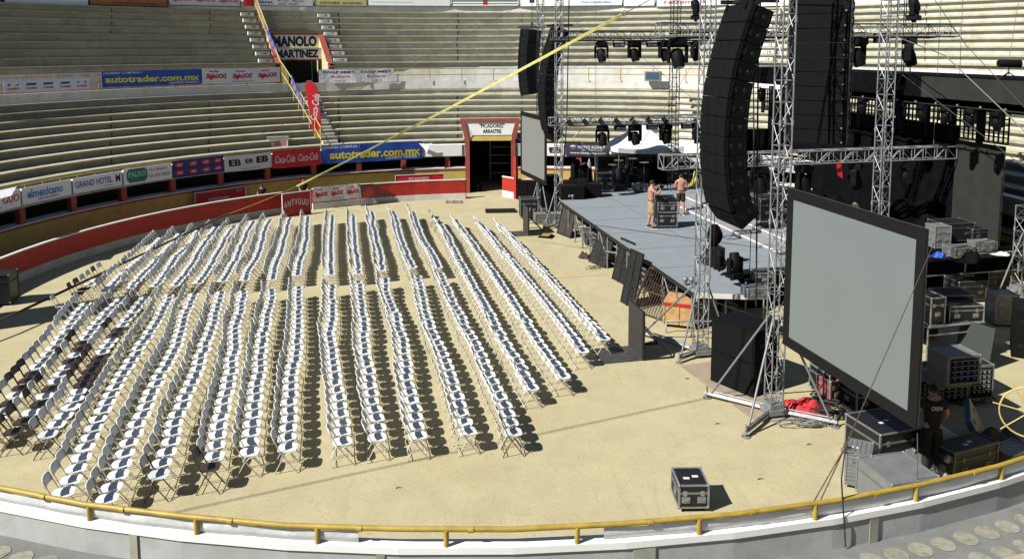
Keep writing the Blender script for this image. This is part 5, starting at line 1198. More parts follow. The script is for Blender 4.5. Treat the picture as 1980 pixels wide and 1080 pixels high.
for (px, py, w, d, h, z, lab) in ((1170, 372, .8, .6, .9, HS, 'black case with a blue cloth at the back left of the stage'), (1316, 352, .9, .7, 1.0, HS, 'dark case beside the rear tower'), (1240, 372, .6, .5, .35, HS, 'small dark case before the drum kit')): case_px(lab, px, py, 6, w, d, h, z=z)
pile('blue_cloth_bundle', 'bright blue cloth bundle beside the drum kit', 'cloth', 1166, 366, BLUEC, .35, .3, 1.0, z=HS, seed=31, n=3); pile('yellow_bag', 'yellow bag standing behind the shirtless man', 'bag', 1342, 361, mat('yellow_bag_cloth', (.6, .5, .08), .7), .35, .25, .9, z=HS, seed=33, n=3)
pile('grey_tarp', 'grey silver tarp draped beside the stage at the far side', 'tarp', 1137, 392, mat('silver_tarp', (.30, .31, .33), .5, .2, var=.3, scale=5), .5, .4, 2.8, z=0, seed=35, n=2)
for (px, py, h, lab) in ((1182, 392, 2.5, 'tall dark cabinet beside the stage leftmost before the banner'), (1240, 388, 2.4, 'dark equipment stack behind the drum kit'), (1290, 388, 2.3, 'dark equipment stack left of the rear tower')): case_px(lab, px, py, 4, 1.5, .8, h, wheels=False, handles=False)
# ---- tent
tp = at(1247, 392, 0); tp = V((6.9, 42.8, 0)); tn = thing('canopy_tent', 'white pop up canopy tent on thin metal legs behind the stage', 'tent', tp, R_(8)); hw = 1.75; ze = 3.12; zp = 4.30
q = MB(); G = 8
for s in range(4):
    a0 = PI / 4 + s * PI / 2; A = V((math.cos(a0), math.sin(a0), 0)) * hw * 1.414; B = V((math.cos(a0 + PI / 2), math.sin(a0 + PI / 2), 0)) * hw * 1.414; vs = []
    for j in range(G + 1):
        for i in range(G + 1):
            u = i / G; v = j / G; e = A.lerp(B, u); r = 1 - v; sag = -.16 * math.sin(PI * v) - .10 * math.sin(PI * u) * (1 - v) + .02 * math.sin(9 * u + s)
            vs.append((e.x * r, e.y * r, ze + (zp - ze) * (v ** 1.15) + sag))
    q.add(vs, [(j * (G + 1) + i, j * (G + 1) + i + 1, (j + 1) * (G + 1) + i + 1, (j + 1) * (G + 1) + i) for j in range(G) for i in range(G)], sm=True)
    vs = []
    for j in (0, 1):
        for i in range(G + 1): e = A.lerp(B, i / G); vs.append((e.x, e.y, ze - .10 * math.sin(PI * i / G) - j * .22))
    q.add(vs, [(i, i + 1, G + 2 + i, G + 1 + i) for i in range(G)])
obj('roof_cloth', q, WCLOTH, tn)
for x in (-1, 1):
    for y in (-1, 1): obj('leg', MB().cyl((x * hw * .97, y * hw * .97, 0), (x * hw * .97, y * hw * .97, ze - .02), .028, 6), ALU, tn)
q = MB()
for s in range(4):
    a0 = PI / 4 + s * PI / 2; A = V((math.cos(a0), math.sin(a0), 0)) * hw * 1.37; B = V((math.cos(a0 + PI / 2), math.sin(a0 + PI / 2), 0)) * hw * 1.37
    for k in range(4): P = A.lerp(B, k / 4); Q = A.lerp(B, (k + 1) / 4); q.cyl((P.x, P.y, ze - (.1 if k % 2 else .4)), (Q.x, Q.y, ze - (.4 if k % 2 else .1)), .015, 4)
obj('frame', q, ALU, tn)
# ================================================================== ROPES AND CABLES
def rope(name, label, cat, pts, r, m, sag=0.0, n=24):
    P = []
    for a, b in zip(pts, pts[1:]):
        for i in range(n): f = i / n; P.append(V(a).lerp(V(b), f) - V((0, 0, sag * 4 * f * (1 - f))))
    P.append(V(pts[-1])); return tag(obj(name, MB().tube(P, r, 6), m), label, cat)
T3t = T3 + V((0, 0, 10.75)); anchor = ring(phi_px(574, 17.9, 1.0), 17.9, 1.15)
shk = T3t.lerp(anchor, .17)
d = (anchor - shk); sd = V((d.y, -d.x, 0)).normalized(); up = d.cross(sd).normalized(); q = MB(); vs = []
n = 40
for i in range(n + 1):
    f = i / n; p = shk.lerp(anchor, f) - V((0, 0, .35 * f * (1 - f))); tw = .9 + .5 * math.sin(f * 7); w_ = (sd * math.cos(tw) + up * math.sin(tw)) * .042; tk = (sd * math.sin(tw) - up * math.cos(tw)) * .006
    vs += [p - w_ - tk, p + w_ - tk, p + w_ + tk, p - w_ + tk]
q.add(vs, [(4 * i + k, 4 * i + (k + 1) % 4, 4 * i + 4 + (k + 1) % 4, 4 * i + 4 + k) for i in range(n) for k in range(4)])
tag(obj('ratchet_strap', q, STRAP), 'long yellow ratchet strap running diagonally down to the inner fence', 'strap')
rope('strap_wire', 'short steel wire joining the yellow strap to the near screen tower', 'wire', [T3t, shk], .012, WIRE); tag(obj('shackle', MB().tube([shk + V((.07 * math.cos(a), 0, .07 * math.sin(a))) for a in [i * PI / 5 for i in range(11)]], .014, 6), ALU), 'steel shackle at the top of the yellow strap', 'shackle')
rope('tie_rope', 'thin yellow cord running from the strap end towards the chairs', 'cord', [anchor, at(440, 414, .9)], .010, STRAP, .05)
rope('dark_strap', 'long dark strap stretched low across the left chair rows', 'strap', [at(440, 414, .9), at(0, 620, .45), at(-150, 690, .3)], .042, mat('dark_strap_cloth', (.06, .05, .04), .8))
rope('guy_rope', 'thin guy rope high above the arena whose shadow crosses the sand', 'rope', [T3 + V((0, 0, 10.7)), V((-18.9, 6.9, 8.3))], .02, ROPE)
# rope from the large screen down to the rail
rs = atY(1806, 470, 13.15); kn = atY(1635, 862, 9.2); r1 = ring(near_phi(1575, NR, 2.9), NR - .02, 2.89); r2 = ring(near_phi(1588, NR, 2.9), NR - .02, 2.89)
rope('brown_guy_rope', 'brown rope from the top corner of the large screen to the railing', 'rope', [rs, kn], .007, ROPE)
rope('brown_rope_tail', 'two brown rope strands tied onto the yellow railing', 'rope', [kn, r1], .008, ROPE); rope('brown_rope_tail', 'right strand of brown rope tied onto the yellow railing', 'rope', [kn, r2], .008, ROPE)
q = MB(); q.ell(kn, (.03, .03, .05), jit=.2)
for k in range(3): q.tube([kn + V((.03 * k + .05 * math.cos(a), .02 * math.sin(a), -.05 + .03 * math.sin(a))) for a in [i * .7 for i in range(9)]], .006, 5)
tag(obj('rope_knot', q, ROPE), 'brown rope knot above the silver cases', 'knot')
e1 = atY(1627, 925, 9.0); e2 = ring(near_phi(1626, NR, 2.9), NR + .02, 2.92)
rope('dangling_rope', 'loose dark rope end hanging over the white parapet', 'rope', [kn, e1, e2, ring(near_phi(1632, NR + .05, 2.6), NR + .06, 2.60), ring(near_phi(1636, NR + .05, 2.5), NR + .05, 2.30)], .009, CABLE)
rope('thin_guy_wire', 'thin wire dropping from the lower corner of the large screen', 'wire', [atY(1774, 838, 13.0), at(1774, 985, 0)], .008, WIRE)
rope('hoist_cable', 'thick black cable hanging from above beside the biggest speaker array', 'cable', [atY(1473, -60, 19.6), atY(1466, 120, 19.6), atY(1462, 592, 19.4)], .022, CABLE)
rope('hoist_cable', 'pair of black cables hanging left of the flat speaker array', 'cable', [atY(1455, -60, 20.6), atY(1459, 420, 20.6)], .018, CABLE)
rope('far_cable', 'black cable hanging beside the far front tower', 'cable', [atY(1101, -40, 37), atY(1096, 240, 37), atY(1083, 380, 37)], .028, CABLE)
rope('hoist_chain', 'thin chain dropping to the right end of the lower front truss', 'chain', [on_v(1805, SF, zl + .3), on_v(1805, SF, zl + .3) + V((0, 0, 8))], .012, WIRE)
rope('hoist_chain', 'thin chain dropping to the stage behind the biggest array', 'chain', [atY(1382, 395, 20.4), atY(1380, 520, 20.4)], .012, BSTEEL)
rope('steel_guy_wire', 'thick steel guy wire from the upper front truss down to the right', 'wire', [on_v(1700, SF, zu), atY(1828, 108, 24), atY(2030, 300, 20.5)], .016, WIRE)
rope('steel_guy_wire', 'thin steel guy wire crossing the right edge of the view', 'wire', [atY(1800, -10, 22), atY(1868, 88, 22), atY(2030, 260, 22)], .010, WIRE)
rope('steel_guy_wire', 'long steel guy wire crossing the black backdrop', 'wire', [atY(1745, 145, 24), atY(2010, 345, 24)], .012, WIRE)
for i, (x0, y0, x1, y1, Y) in enumerate(((1862, -10, 1855, 160, 30), (1972, -10, 1945, 150, 30), (1240, 110, 1400, 240, 36), (1060, -20, 1180, 120, 35), (1240, 220, 1215, 240, 36.0), (1400, 30, 1200, 340, 37.5), (1152, -10, 1152, 240, 37))):
    rope('rigging_wire', f'thin dark rigging wire, {ords[i]} of those crossing the stands', 'wire', [atY(x0, y0, Y), atY(x1, y1, Y)], .010, WIRE)
rope('long_thin_wire', 'thin wire running down across the far seating to the lower left', 'wire', [atY(1010, 8, 40), atY(890, 76, 41), atY(640, 200, 42.5), atY(470, 275, 41.5)], .010, ROPE)
rope('yellow_far_strap', 'short yellow strap hooked on the far stand behind the lamps', 'strap', [atY(1150, 222, 38), atY(1108, 268, 45)], .03, STRAP)
# hoop with flame coloured cloth at the right edge
hc = atY(1990, 797, 12.0); hp = thing('wheel_ornament', 'yellow hoop with spokes and a flame coloured cloth at the right edge', 'ornament', hc, R_(-25)); rr = .40
obj('hoop', MB().tube([(rr * math.cos(i * PI / 16), 0, rr * math.sin(i * PI / 16)) for i in range(33)], .014, 8), mat('pale_yellow_hoop', (.55, .45, .16), .5), hp)
q = MB()
for i in range(7): a = .3 + i * PI / 3.5; q.cyl((0, 0, 0), (rr * 1.25 * math.cos(a), 0, rr * 1.25 * math.sin(a)), .010, 6)
obj('spoke', q, mat('pale_yellow_hoop', (.55, .45, .16)), hp)
q = MB(); q.prism([(-.12, .26), (.4, .30), (.4, -.3), (.08, -.12)], .03, .04, 'y'); fm = mat('flame_print', (.75, .22, .03), .6, var=.2, scale=3, stain=(.75, .5, .05), stain_amt=1, stain_scale=5); obj('flame_cloth', q, fm, hp)
rope('hoop_post', 'grey post holding the yellow hoop beside the wall', 'post', [hc, V((hc.x + .1, hc.y, 0))], .02, ALUD)
# left edge box, items behind the fence
case_px('dark wheeled container at the left edge beside the inner fence', -6, 592, 12, .8, .75, 1.0, trim=BSTEEL, name='rolling_container', cat='container', handles=False)
p = ring(phi_px(20, 17.8, .5), 17.9); case_px('dark equipment case behind the red fence at the left edge', 10, 500, 20, 1.3, .7, .75, name='flight_case')
dt = thing('added_shadow_block', 'tall black block added out of view past the left edge to shade the sand', 'shadow block', (-17.75, 22.7, 0), R_(13)); obj('frame', MB().box((0, 0, 2.6), (1.2, 1.5, 5.2)), BLKC, dt, bevel=.03); obj('base', MB().box((0, 0, .1), (1.6, 1.9, .2)), BSTEEL, dt)  # unseen block, added only to cast the dark band on the left sand
# litter on the sand
rl = random.Random(3)
for i, (px, py) in enumerate(((765, 944), (1465, 927), (1383, 820), (1325, 733), (1560, 860))):
    p = at(px, py); q = MB().tube([p + V((0, 0, .008)), p + V((.05, .03, .02)), p + V((.11, .02, .008))], .009, 5); tag(obj('litter_scrap', q, BRNC), f'tiny dark scrap lying on the open sand, {ords[i]} from the chairs', 'litter')
# ================================================================== PEOPLE
def skin_mesh(name, pts, edges, radii, m, levels=1, root=0):
    me = bpy.data.meshes.new(name); me.from_pydata([tuple(p) for p in pts], edges, []); o = bpy.data.objects.new(name, me); COL.objects.link(o)
    o.modifiers.new('s', 'SKIN')
    for i, r in enumerate(radii): sv = me.skin_vertices[0].data[i]; sv.radius = r if isinstance(r, tuple) else (r, r); sv.use_root = (i == root)
    o.modifiers.new('d', 'SUBSURF').levels = levels; o.modifiers['d'].render_levels = levels
    bpy.context.view_layer.update(); em = bpy.data.meshes.new_from_object(o.evaluated_get(bpy.context.evaluated_depsgraph_get()))
    bpy.data.objects.remove(o); bpy.data.meshes.remove(me); em.materials.clear(); em.materials.append(m); em.name = name
    for p in em.polygons: p.use_smooth = True
    return em
def person(label, P, rz, pose, cloth, hair=HAIR, shirt=None, s=1.0):
    """local frame: facing -Y, 1.75 m tall"""
    t = thing('person', label, 'person', P, rz); t.scale = (s, s, s)
    hipL, hipR = V((.09, 0, .92)), V((-.09, 0, .92)); pel = V((0, 0, .98)); wa = V((0, -.0, 1.12)) + pose.get('lean', V((0, 0, 0))) * .3; chs = V((0, 0, 1.32)) + pose.get('lean', V((0, 0, 0))) * .7; nk = V((0, 0, 1.48)) + pose.get('lean', V((0, 0, 0)))
    hd = nk + pose.get('head', V((0, -.02, .14))); shL, shR = nk + V((.19, 0, -.06)), nk + V((-.19, 0, -.06))
    L = pose['armL']; Rr = pose['armR']; kL, aL, tL = pose['legL']; kR, aR, tR = pose['legR']
    pts = [pel, wa, chs, nk, nk + (hd - nk) * .5, hd + V((0, 0, -.04)), hd + V((0, 0, .07)), shL, shL + (L[0] - shL) * .5, L[0], L[0] + (L[1] - L[0]) * .5, L[1], L[2], shR, shR + (Rr[0] - shR) * .5, Rr[0], Rr[0] + (Rr[1] - Rr[0]) * .5, Rr[1], Rr[2],
           hipL, kL, kL + (aL - kL) * .35, aL, hipR, kR, kR + (aR - kR) * .35, aR, tL, tR]
    ed = [(0, 1), (1, 2), (2, 3), (3, 4), (4, 5), (5, 6), (3, 7), (7, 8), (8, 9), (9, 10), (10, 11), (11, 12), (3, 13), (13, 14), (14, 15), (15, 16), (16, 17), (17, 18), (0, 19), (19, 20), (20, 21), (21, 22), (0, 23), (23, 24), (24, 25), (25, 26), (22, 27), (26, 28)]
    ra = [(.155, .11), (.145, .10), (.175, .115), (.09, .08), .058, (.078, .09), (.072, .085), .068, .052, .042, .043, .030, (.036, .022), .068, .052, .042, .043, .030, (.036, .022), .088, .058, .062, .038, .088, .058, .062, .038, .036, .036]
    # fingers: short chains rooted in each palm
    for (wi, hi) in ((11, 12), (17, 18)):
        w = pts[wi]; h = pts[hi]; d = (h - w).normalized(); sdv = d.cross(V((0, 0, 1)) if abs(d.z) < .8 else V((0, 1, 0))).normalized(); dn = d.cross(sdv).normalized()
        for k, (off, ln) in enumerate(((-.027, .060), (-.009, .072), (.009, .068), (.026, .052))):
            b = len(pts); pts += [h + sdv * off + d * (ln * .55), h + sdv * off + d * (ln * .8) + dn * (ln * .5)]; ed += [(hi, b), (b, b + 1)]; ra += [.010, .008]
        b = len(pts); pts += [w + (h - w) * .6 + sdv * .042, w + (h - w) * .9 + sdv * .058 + dn * .015]; ed += [(hi, b), (b, b + 1)]; ra += [.013, .010]
    obj('body', skin_mesh('body', pts, ed, ra, SKIN, 2), SKIN, t)
    fc = hd; f = pose.get('face', V((0, -1, 0))).normalized(); sx = V((-f.y, f.x, 0)).normalized()
    q = MB(); q.ell(tuple(fc + f * .092 + V((0, 0, .0))), (.014, .02, .026), nu=6, nv=5); q.ell(tuple(fc + sx * .078), (.012, .018, .03), nu=6, nv=5); q.ell(tuple(fc - sx * .078), (.012, .018, .03), nu=6, nv=5); obj('nose_and_ears', q, SKIN, t)
    q = MB(); 
    for s_ in (-1, 1): q.ell(tuple(fc + f * .082 + sx * .03 * s_ + V((0, 0, .03))), (.010, .010, .008), nu=6, nv=4)
    q.ell(tuple(fc + f * .085 + V((0, 0, -.045))), (.02, .008, .006), nu=6, nv=4); obj('eyes_and_mouth', q, HAIR, t)
    q = MB(); q.ell(tuple(fc - f * .018 + V((0, 0, .055))), (.092, .100, .085), nu=14, nv=9); obj('hair', q, hair, t)
    # shorts / trousers
    kb = pose.get('cloth_len', .95)
    sp = [pel + V((0, 0, .06)), pel, hipL, hipL + (kL - hipL) * .6, hipL + (kL - hipL) * kb, hipR, hipR + (kR - hipR) * .6, hipR + (kR - hipR) * kb]
    se = [(0, 1), (1, 2), (2, 3), (3, 4), (1, 5), (5, 6), (6, 7)]; sr = [(.165, .125), (.175, .135), .115, .105, .105, .115, .105, .105]
    if pose.get('long'): sp += [aL + V((0, 0, .0)), aR + V((0, 0, .0))]; se += [(4, 8), (7, 9)]; sr[4] = sr[7] = .085; sr += [.066, .066]
    nm = 'trousers' if pose.get('long') else 'shorts'; obj(nm, skin_mesh(nm, sp, se, sr, cloth, 2), cloth, t)
    q = MB(); q.add([(.158 * math.cos(i * PI / 8), .118 * math.sin(i * PI / 8), z) for z in (1.035, 1.065) for i in range(16)], [(i, (i + 1) % 16, 16 + (i + 1) % 16, 16 + i) for i in range(16)]); obj('belt', q, HAIR, t)
    for a_, t_ in ((aL, tL), (aR, tR)):
        o = MB(); dd = V((t_.x - a_.x, t_.y - a_.y, 0)); dd = dd.normalized() if dd.length > .01 else V((0, -1, 0)); c = a_ + dd * .07; c.z = .045
        Mx = M4.Translation(c) @ dd.to_track_quat('Y', 'Z').to_matrix().to_4x4(); o.ell((0, 0, .01), (.048, .135, .055), Mx, 12, 8); sh_ = obj('shoe', o, HAIR, t)
        o = MB().box((0, 0, -.030), (.088, .26, .022), Mx); obj('sole', o, WHITEP, sh_)
    if shirt:
        tp_ = [pel + V((0, 0, -.15)), wa, chs, nk + V((0, 0, -.03)), shL, shL + (L[0] - shL) * .6, shR, shR + (Rr[0] - shR) * .6]
        obj('shirt', skin_mesh('shirt', tp_, [(0, 1), (1, 2), (2, 3), (3, 4), (4, 5), (3, 6), (6, 7)], [(.17, .13), (.165, .125), (.195, .14), (.095, .09), .085, .08, .085, .08], shirt, 2), shirt, t)
    return t
pA = at(1258, 441, HS)
A_ = person('shirtless man in khaki shorts raising his hands to his face on the stage', (pA.x, pA.y, HS), R_(100), dict(
    armL=(V((.24, -.12, 1.22)), V((.14, -.32, 1.40)), V((.08, -.33, 1.50))), armR=(V((-.30, -.16, 1.30)), V((-.14, -.32, 1.46)), V((-.07, -.30, 1.54))),
    legL=(V((.12, -.03, .50)), V((.14, .06, .09)), V((.15, -.09, .04))), legR=(V((-.12, -.04, .50)), V((-.17, .0, .09)), V((-.2, -.15, .04))), head=V((0, -.05, .16)), cloth_len=1.02), KHAKI, s=1.04)
cam_ = tag(obj('small_camera', MB().box((0, 0, 0), (.14, .10, .10)).cyl((0, -.05, 0), (0, -.12, 0), .035, 10), BLK, loc=(pA.x + .36, pA.y - .05, HS + 1.60), rot=(0, 0, R_(100))), 'small black camera held up by the man in khaki shorts', 'camera')
pB = at(1316, 415, HS)
person('shirtless man in black shorts seen from behind on the stage', (pB.x, pB.y, HS), R_(172), dict(
    armL=(V((.27, -.02, 1.18)), V((.20, -.24, 1.02)), V((.14, -.31, 1.0))), armR=(V((-.27, -.02, 1.18)), V((-.22, -.22, 1.0)), V((-.16, -.29, .98))),
    legL=(V((.10, 0, .50)), V((.10, .04, .09)), V((.11, -.09, .04))), legR=(V((-.10, 0, .50)), V((-.14, .05, .09)), V((-.17, -.09, .04))), head=V((0, -.07, .12)), cloth_len=.9), HAIR, s=.97)
pC = at(1798, 915, 0)
C_ = person('man in a black shirt with white lettering on its back beside the screen', (pC.x, pC.y, 0), R_(175), dict(
    armL=(V((.27, -.04, 1.18)), V((.22, -.22, 1.0)), V((.18, -.30, .97))), armR=(V((-.27, -.02, 1.18)), V((-.24, -.18, .98)), V((-.20, -.26, .94))),
    legL=(V((.10, 0, .50)), V((.11, .04, .09)), V((.11, -.09, .04))), legR=(V((-.10, 0, .50)), V((-.12, .05, .09)), V((-.13, -.09, .04))), head=V((0, -.06, .13)), cloth_len=1.0, long=True), HAIR, shirt=mat('black_shirt', (.015, .015, .017), .9), s=1.02)
tq = textmb('CREW', .21, .075, .02); tq.v = [(-x, .158, z + 1.36) for x, y, z in tq.v]; tq.f = [f[::-1] for f in tq.f]; obj('lettering', tq, WHT, C_)
for (px, lab, cap) in ((508, 'person in dark clothes standing in the alley behind the red fence', HAIR), (588, 'person in dark clothes with a red cap behind the lettered gate', REDC)):
    ph = phi_px(px, 17.9, 1.0); p = ring(ph, 18.0)
    person(lab, (p.x, p.y, -.35 if False else 0), R_(20), dict(
        armL=(V((.26, -.04, 1.18)), V((.18, -.24, 1.05)), V((.12, -.3, 1.05))), armR=(V((-.26, -.04, 1.18)), V((-.18, -.22, 1.05)), V((-.12, -.3, 1.03))),
        legL=(V((.10, 0, .50)), V((.10, .04, .09)), V((.11, -.09, .04))), legR=(V((-.10, 0, .50)), V((-.12, .05, .09)), V((-.13, -.09, .04))), cloth_len=1.0, long=True), HAIR, hair=cap, shirt=mat('black_shirt', (.015, .015, .017)), s=.82)
# ================================================================== CHAIRS
CW = .375
def chair_parts(pl, tube):
    d = {}
    # seat: rounded slab, slightly dished, tapering to the back
    out = []
    for k in range(16):
        a = 2 * PI * k / 16; cx = math.copysign(abs(math.cos(a)) ** .55, math.cos(a)); cy = math.copysign(abs(math.sin(a)) ** .55, math.sin(a))
        x = .185 * cx + .01; y = cy * (.178 + .012 * cx); out.append((x, y))
    q = MB(); n = 16
    vs = [(x, y, .432 + .012 * (x > .1)) for x, y in out] + [(x * 1.0, y, .452 - .006 * (abs(x) > .15)) for x, y in out] + [(x * .82, y * .82, .446) for x, y in out]
    q.add(vs, [tuple(range(n))[::-1], tuple(range(2 * n, 3 * n))] + [(i, (i + 1) % n, n + (i + 1) % n, n + i) for i in range(n)] + [(n + i, n + (i + 1) % n, 2 * n + (i + 1) % n, 2 * n + i) for i in range(n)])
    d['seat'] = q.mesh('seat', pl)
    q = MB(); rows = ((.632, .82), (.646, .97), (.71, 1.0), (.780, .99), (.80, .86)); K = 8; vs = []
    for s in (0, 1):
        for (z, k) in rows:
            for i in range(K + 1):
                y = -.185 * k + .37 * k * i / K; vs.append((-.13 - (z - .40) * .34 + .03 * (1 - (2 * i / K - 1) ** 2) * -1 + (.016 if s == 0 else 0), y, z))
    W = K + 1; L = W * len(rows); fs = []
    for j in range(len(rows) - 1):
        for i in range(K): a = j * W + i; fs += [(a, a + 1, a + W + 1, a + W), (L + a, L + a + W, L + a + W + 1, L + a + 1)]
        a = j * W; fs.append((a, a + W, L + a + W, L + a)); a += K; fs.append((a + W, a, L + a, L + a + W))
    for i in range(K): fs.append((i + 1, i, L + i, L + i + 1)); a = (len(rows) - 1) * W + i; fs.append((a, a + 1, L + a + 1, L + a))
    q.add(vs, fs, sm=True); d['backrest'] = q.mesh('backrest', pl)
    r = .0105
    for s in (-1, 1):
        y = s * (CW / 2 - .004)
        d['front%d' % s] = MB().tube([(.215, y, .0), (.20, y, .03), (-.10, y * .985, .44), (-.245, y * .97, .77), (-.25, y * .93, .79)], r, 5).mesh('leg', tube)
        d['rear%d' % s] = MB().tube([(-.215, y * .93, .0), (-.20, y * .93, .04), (-.06, y * .93, .30), (.04, y * .93, .405), (.14, y * .93, .43)], r, 5).mesh('leg', tube)
    d['bar'] = MB().cyl((.165, -CW / 2 + .01, .085), (.165, CW / 2 - .01, .085), .008, 5).cyl((-.185, -CW * .45, .07), (-.185, CW * .45, .07), .008, 5).cyl((-.03, -CW * .44, .36), (-.03, CW * .44, .36), .007, 5).mesh('crossbar', tube)
    return d
PW = chair_parts(WHPL, CHMT); PB = chair_parts(BRPL, BRMT); PG = chair_parts(WHPL2, BRMT)
NMS = [('seat', 'seat'), ('backrest', 'backrest'), ('front-1', 'leg'), ('front1', 'leg'), ('rear-1', 'leg'), ('rear1', 'leg'), ('bar', 'crossbar')]
CA = R_(12)
B = {0: ((310, 461), (207, 560)), 1: ((348, 453), (252, 555)), 2: ((382, 447), (297, 552)), 3: ((418, 440), (340, 550)), 4: ((450, 437), (383, 545)), 5: ((489, 429), (430, 542)), 6: ((519, 426), (477, 540)), 7: ((558, 422), (527, 538)), 8: ((594, 420), (577, 530)), 9: ((639, 418), (636, 529)), 10: ((680, 416), (692, 527)), 11: ((717, 411), (738, 521)), 12: ((759, 410), (795, 516)), 13: ((796, 410), (845, 516)),
     14: ((842, 420), (1023, 750)), 15: ((884, 426), (1088, 727)), 16: ((927, 431), (1128, 677)), 17: ((968, 436), (1167, 653))}
NB = {0: ((163, 588), (-25, 830)), 1: ((228, 580), (28, 833)), 2: ((273, 577), (90, 840)), 3: ((323, 573), (118, 952)), 4: ((373, 570), (210, 965)), 5: ((423, 567), (308, 917)), 6: ((472, 565), (405, 902)), 7: ((523, 562), (477, 875)), 8: ((578, 557), (557, 865)), 9: ((636, 554), (656, 854)), 10: ((690, 546), (730, 845)), 11: ((745, 540), (810, 842)), 12: ((801, 536), (902, 834)), 13: ((853, 530), (993, 835))}
BROWN = [(54, 724), (45, 737), (31, 752), (7, 782), (28, 834), (38, 817), (91, 756), (64, 786), (159, 665), (149, 677), (190, 691), (185, 701), (178, 715), (168, 728), (159, 742), (405, 902), (833, 414), (200, 655), (215, 640), (140, 700), (838, 420), (845, 432)]
brown_w = [at(x, y, .44) for x, y in BROWN]
def word(n):
    o = ['', 'first', 'second', 'third', 'fourth', 'fifth', 'sixth', 'seventh', 'eighth', 'ninth', 'tenth', 'eleventh', 'twelfth', 'thirteenth', 'fourteenth', 'fifteenth', 'sixteenth', 'seventeenth', 'eighteenth', 'nineteenth', 'twentieth']
    if n <= 20: return o[n]
    tens = {2: ('twenty', 'twentieth'), 3: ('thirty', 'thirtieth'), 4: ('forty', 'fortieth')}[n // 10]
    return tens[1] if n % 10 == 0 else tens[0] + '-' + o[n % 10]
rnd = random.Random(11); chairs = []
for D_, block in ((B, 'back'), (NB, 'front')):
    for k, (a, b) in D_.items():
        F_ = at(*a, .44); N_ = at(*b, .44); L = (F_ - N_).length; pitch = .385 if block == 'back' else .425
        if block == 'back' and k >= 14: pitch = .40
        n = max(2, round(L / pitch)) + 1
        if block == 'front' and k in (3, 4): pass
        amp = rnd.uniform(.02, .05); ph = rnd.uniform(0, 6); walk = 0
        for i in range(n):
            f = i / (n - 1); p = N_.lerp(F_, f); walk = walk * .85 + rnd.uniform(-.028, .028)
            p = p + VV * (walk + rnd.gauss(0, .009) + amp * math.sin(ph + f * 7)) + UU * rnd.gauss(0, .009); p.z = 0
            rzz = CA + rnd.gauss(0, .05) + walk * .5 + (rnd.uniform(-.22, .22) if rnd.random() < .05 else 0)
            kind = 'w'
            if block == 'front' and k in (5,) and i == 0 or (block == 'front' and k == 13 and i == 0): kind = 'g'
            if k <= 3 and block == 'front' and rnd.random() < .12: kind = 'g'
            chairs.append([p, rzz, kind, k, i + 1, block])
for bw in brown_w:
    c = min(chairs, key=lambda c: (c[0] - V((bw.x, bw.y, 0))).length)
    if (c[0] - V((bw.x, bw.y, 0))).length < .6: c[2] = 'b'
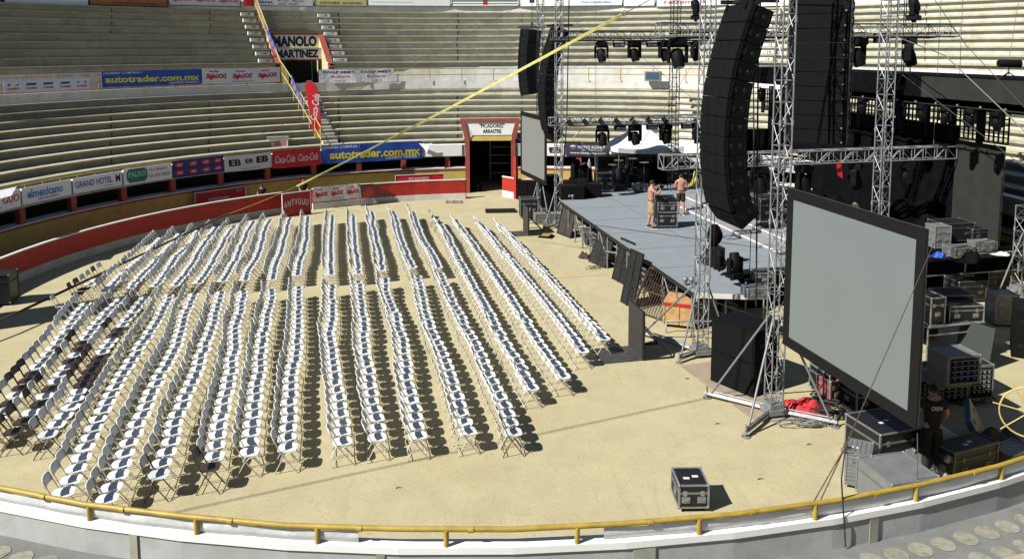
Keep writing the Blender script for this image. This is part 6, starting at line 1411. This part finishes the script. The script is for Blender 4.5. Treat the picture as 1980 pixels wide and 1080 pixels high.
# short extra row and loose chair at the left
e0, e1 = at(150, 567, .44), at(205, 527, .44)
for i in range(6):
    p = e0.lerp(e1, i / 5); p.z = 0; chairs.append([p, CA + rnd.uniform(-.1, .1), 'b' if i in (0, 1, 4) else 'w', -1, i + 1, 'extra'])
p = at(119, 590, .44); p.z = 0; chairs.append([p, CA + .12, 'w', -1, 1, 'loose'])
chairs.sort(key=lambda c: (c[0] - V((0, 0, HC))).length)
vis = [c for c in chairs if -60 < proj(c[0] + V((0, 0, .5)))[0] < 2020 and proj(c[0] + V((0, 0, .8)))[1] < 1000]
near_set = vis[:300]; ids = {id(c) for c in near_set}; rest = [c for c in chairs if id(c) not in ids]
KN = {'w': 'white', 'b': 'brown', 'g': 'greyish'}
for c in near_set:
    p, rzz, kind, k, i, block = c; P_ = {'w': PW, 'b': PB, 'g': PG}[kind]
    if block == 'front': lab = f'{KN[kind]} folding chair, {word(i)} from the near end, {word(18 - k)} row from the stage'
    elif block == 'back': lab = f'{KN[kind]} folding chair, {word(i)} from the near end, {word(18 - k)} row from the stage' if k >= 14 else f'{KN[kind]} folding chair behind the cross aisle, {word(i)} from it, {word(18 - k)} row from the stage'
    elif block == 'extra': lab = f'{KN[kind]} folding chair, {word(i)} from the near end of the short leftmost row'
    else: lab = 'white folding chair standing apart at the far left below the short row'
    t = bpy.data.objects.new('folding_chair', None); COL.objects.link(t); t.location = p; t.rotation_euler = (0, 0, rzz); tag(t, lab, 'chair', 'folding chairs set out in rows')
    for key, nm in NMS: o = bpy.data.objects.new(nm, P_[key]); COL.objects.link(o); o.parent = t
# the far chairs, past the three hundred nearest
import numpy as np
me = bpy.data.meshes.new('folding_chairs_far'); allm = [WHPL, CHMT, BRPL, BRMT, WHPL2]
VS, LP, LS, MI, SM = [], [], [], [], []; off = 0
cache = {}
for kk, P_ in (('w', PW), ('b', PB), ('g', PG)):
    vv, ll, ls, mi, so = [], [], [], [], 0
    for key, nm in NMS:
        m_ = P_[key]; a = np.empty(len(m_.vertices) * 3, np.float32); m_.vertices.foreach_get('co', a); b = np.empty(len(m_.loops), np.int32); m_.loops.foreach_get('vertex_index', b)
        vv.append(a.reshape(-1, 3)); ll.append(b + so); so += len(m_.vertices); c_ = np.empty(len(m_.polygons), np.int32); m_.polygons.foreach_get('loop_total', c_); ls.append(c_); mi.append(np.full(len(m_.polygons), allm.index(m_.materials[0]), np.int32))
    cache[kk] = (np.vstack(vv), np.concatenate(ll), np.concatenate(ls), np.concatenate(mi))
for (p, rzz, kind, k, i, block) in rest:
    v, l, s_, mi = cache[kind]; cc, ss = math.cos(rzz), math.sin(rzz); R3 = np.array([[cc, ss, 0], [-ss, cc, 0], [0, 0, 1]], np.float32)
    VS.append(v @ R3 + np.array(p, np.float32)); LP.append(l + off); LS.append(s_); MI.append(mi); off += len(v)
VS = np.vstack(VS); LP = np.concatenate(LP); LS = np.concatenate(LS); MI = np.concatenate(MI)
me.vertices.add(len(VS)); me.vertices.foreach_set('co', VS.ravel()); me.loops.add(len(LP)); me.loops.foreach_set('vertex_index', LP); me.polygons.add(len(LS))
me.polygons.foreach_set('loop_start', np.concatenate([[0], np.cumsum(LS)[:-1]]).astype(np.int32))
for m_ in allm: me.materials.append(m_)
me.polygons.foreach_set('material_index', MI); me.update(calc_edges=True); me.validate()
o = bpy.data.objects.new('folding_chairs', me); COL.objects.link(o); tag(o, 'mass of white folding chairs in the farther rows of the arena floor', 'chairs', kind='stuff')
print('chairs', len(chairs), 'near', len(near_set), 'objects', len(bpy.data.objects))
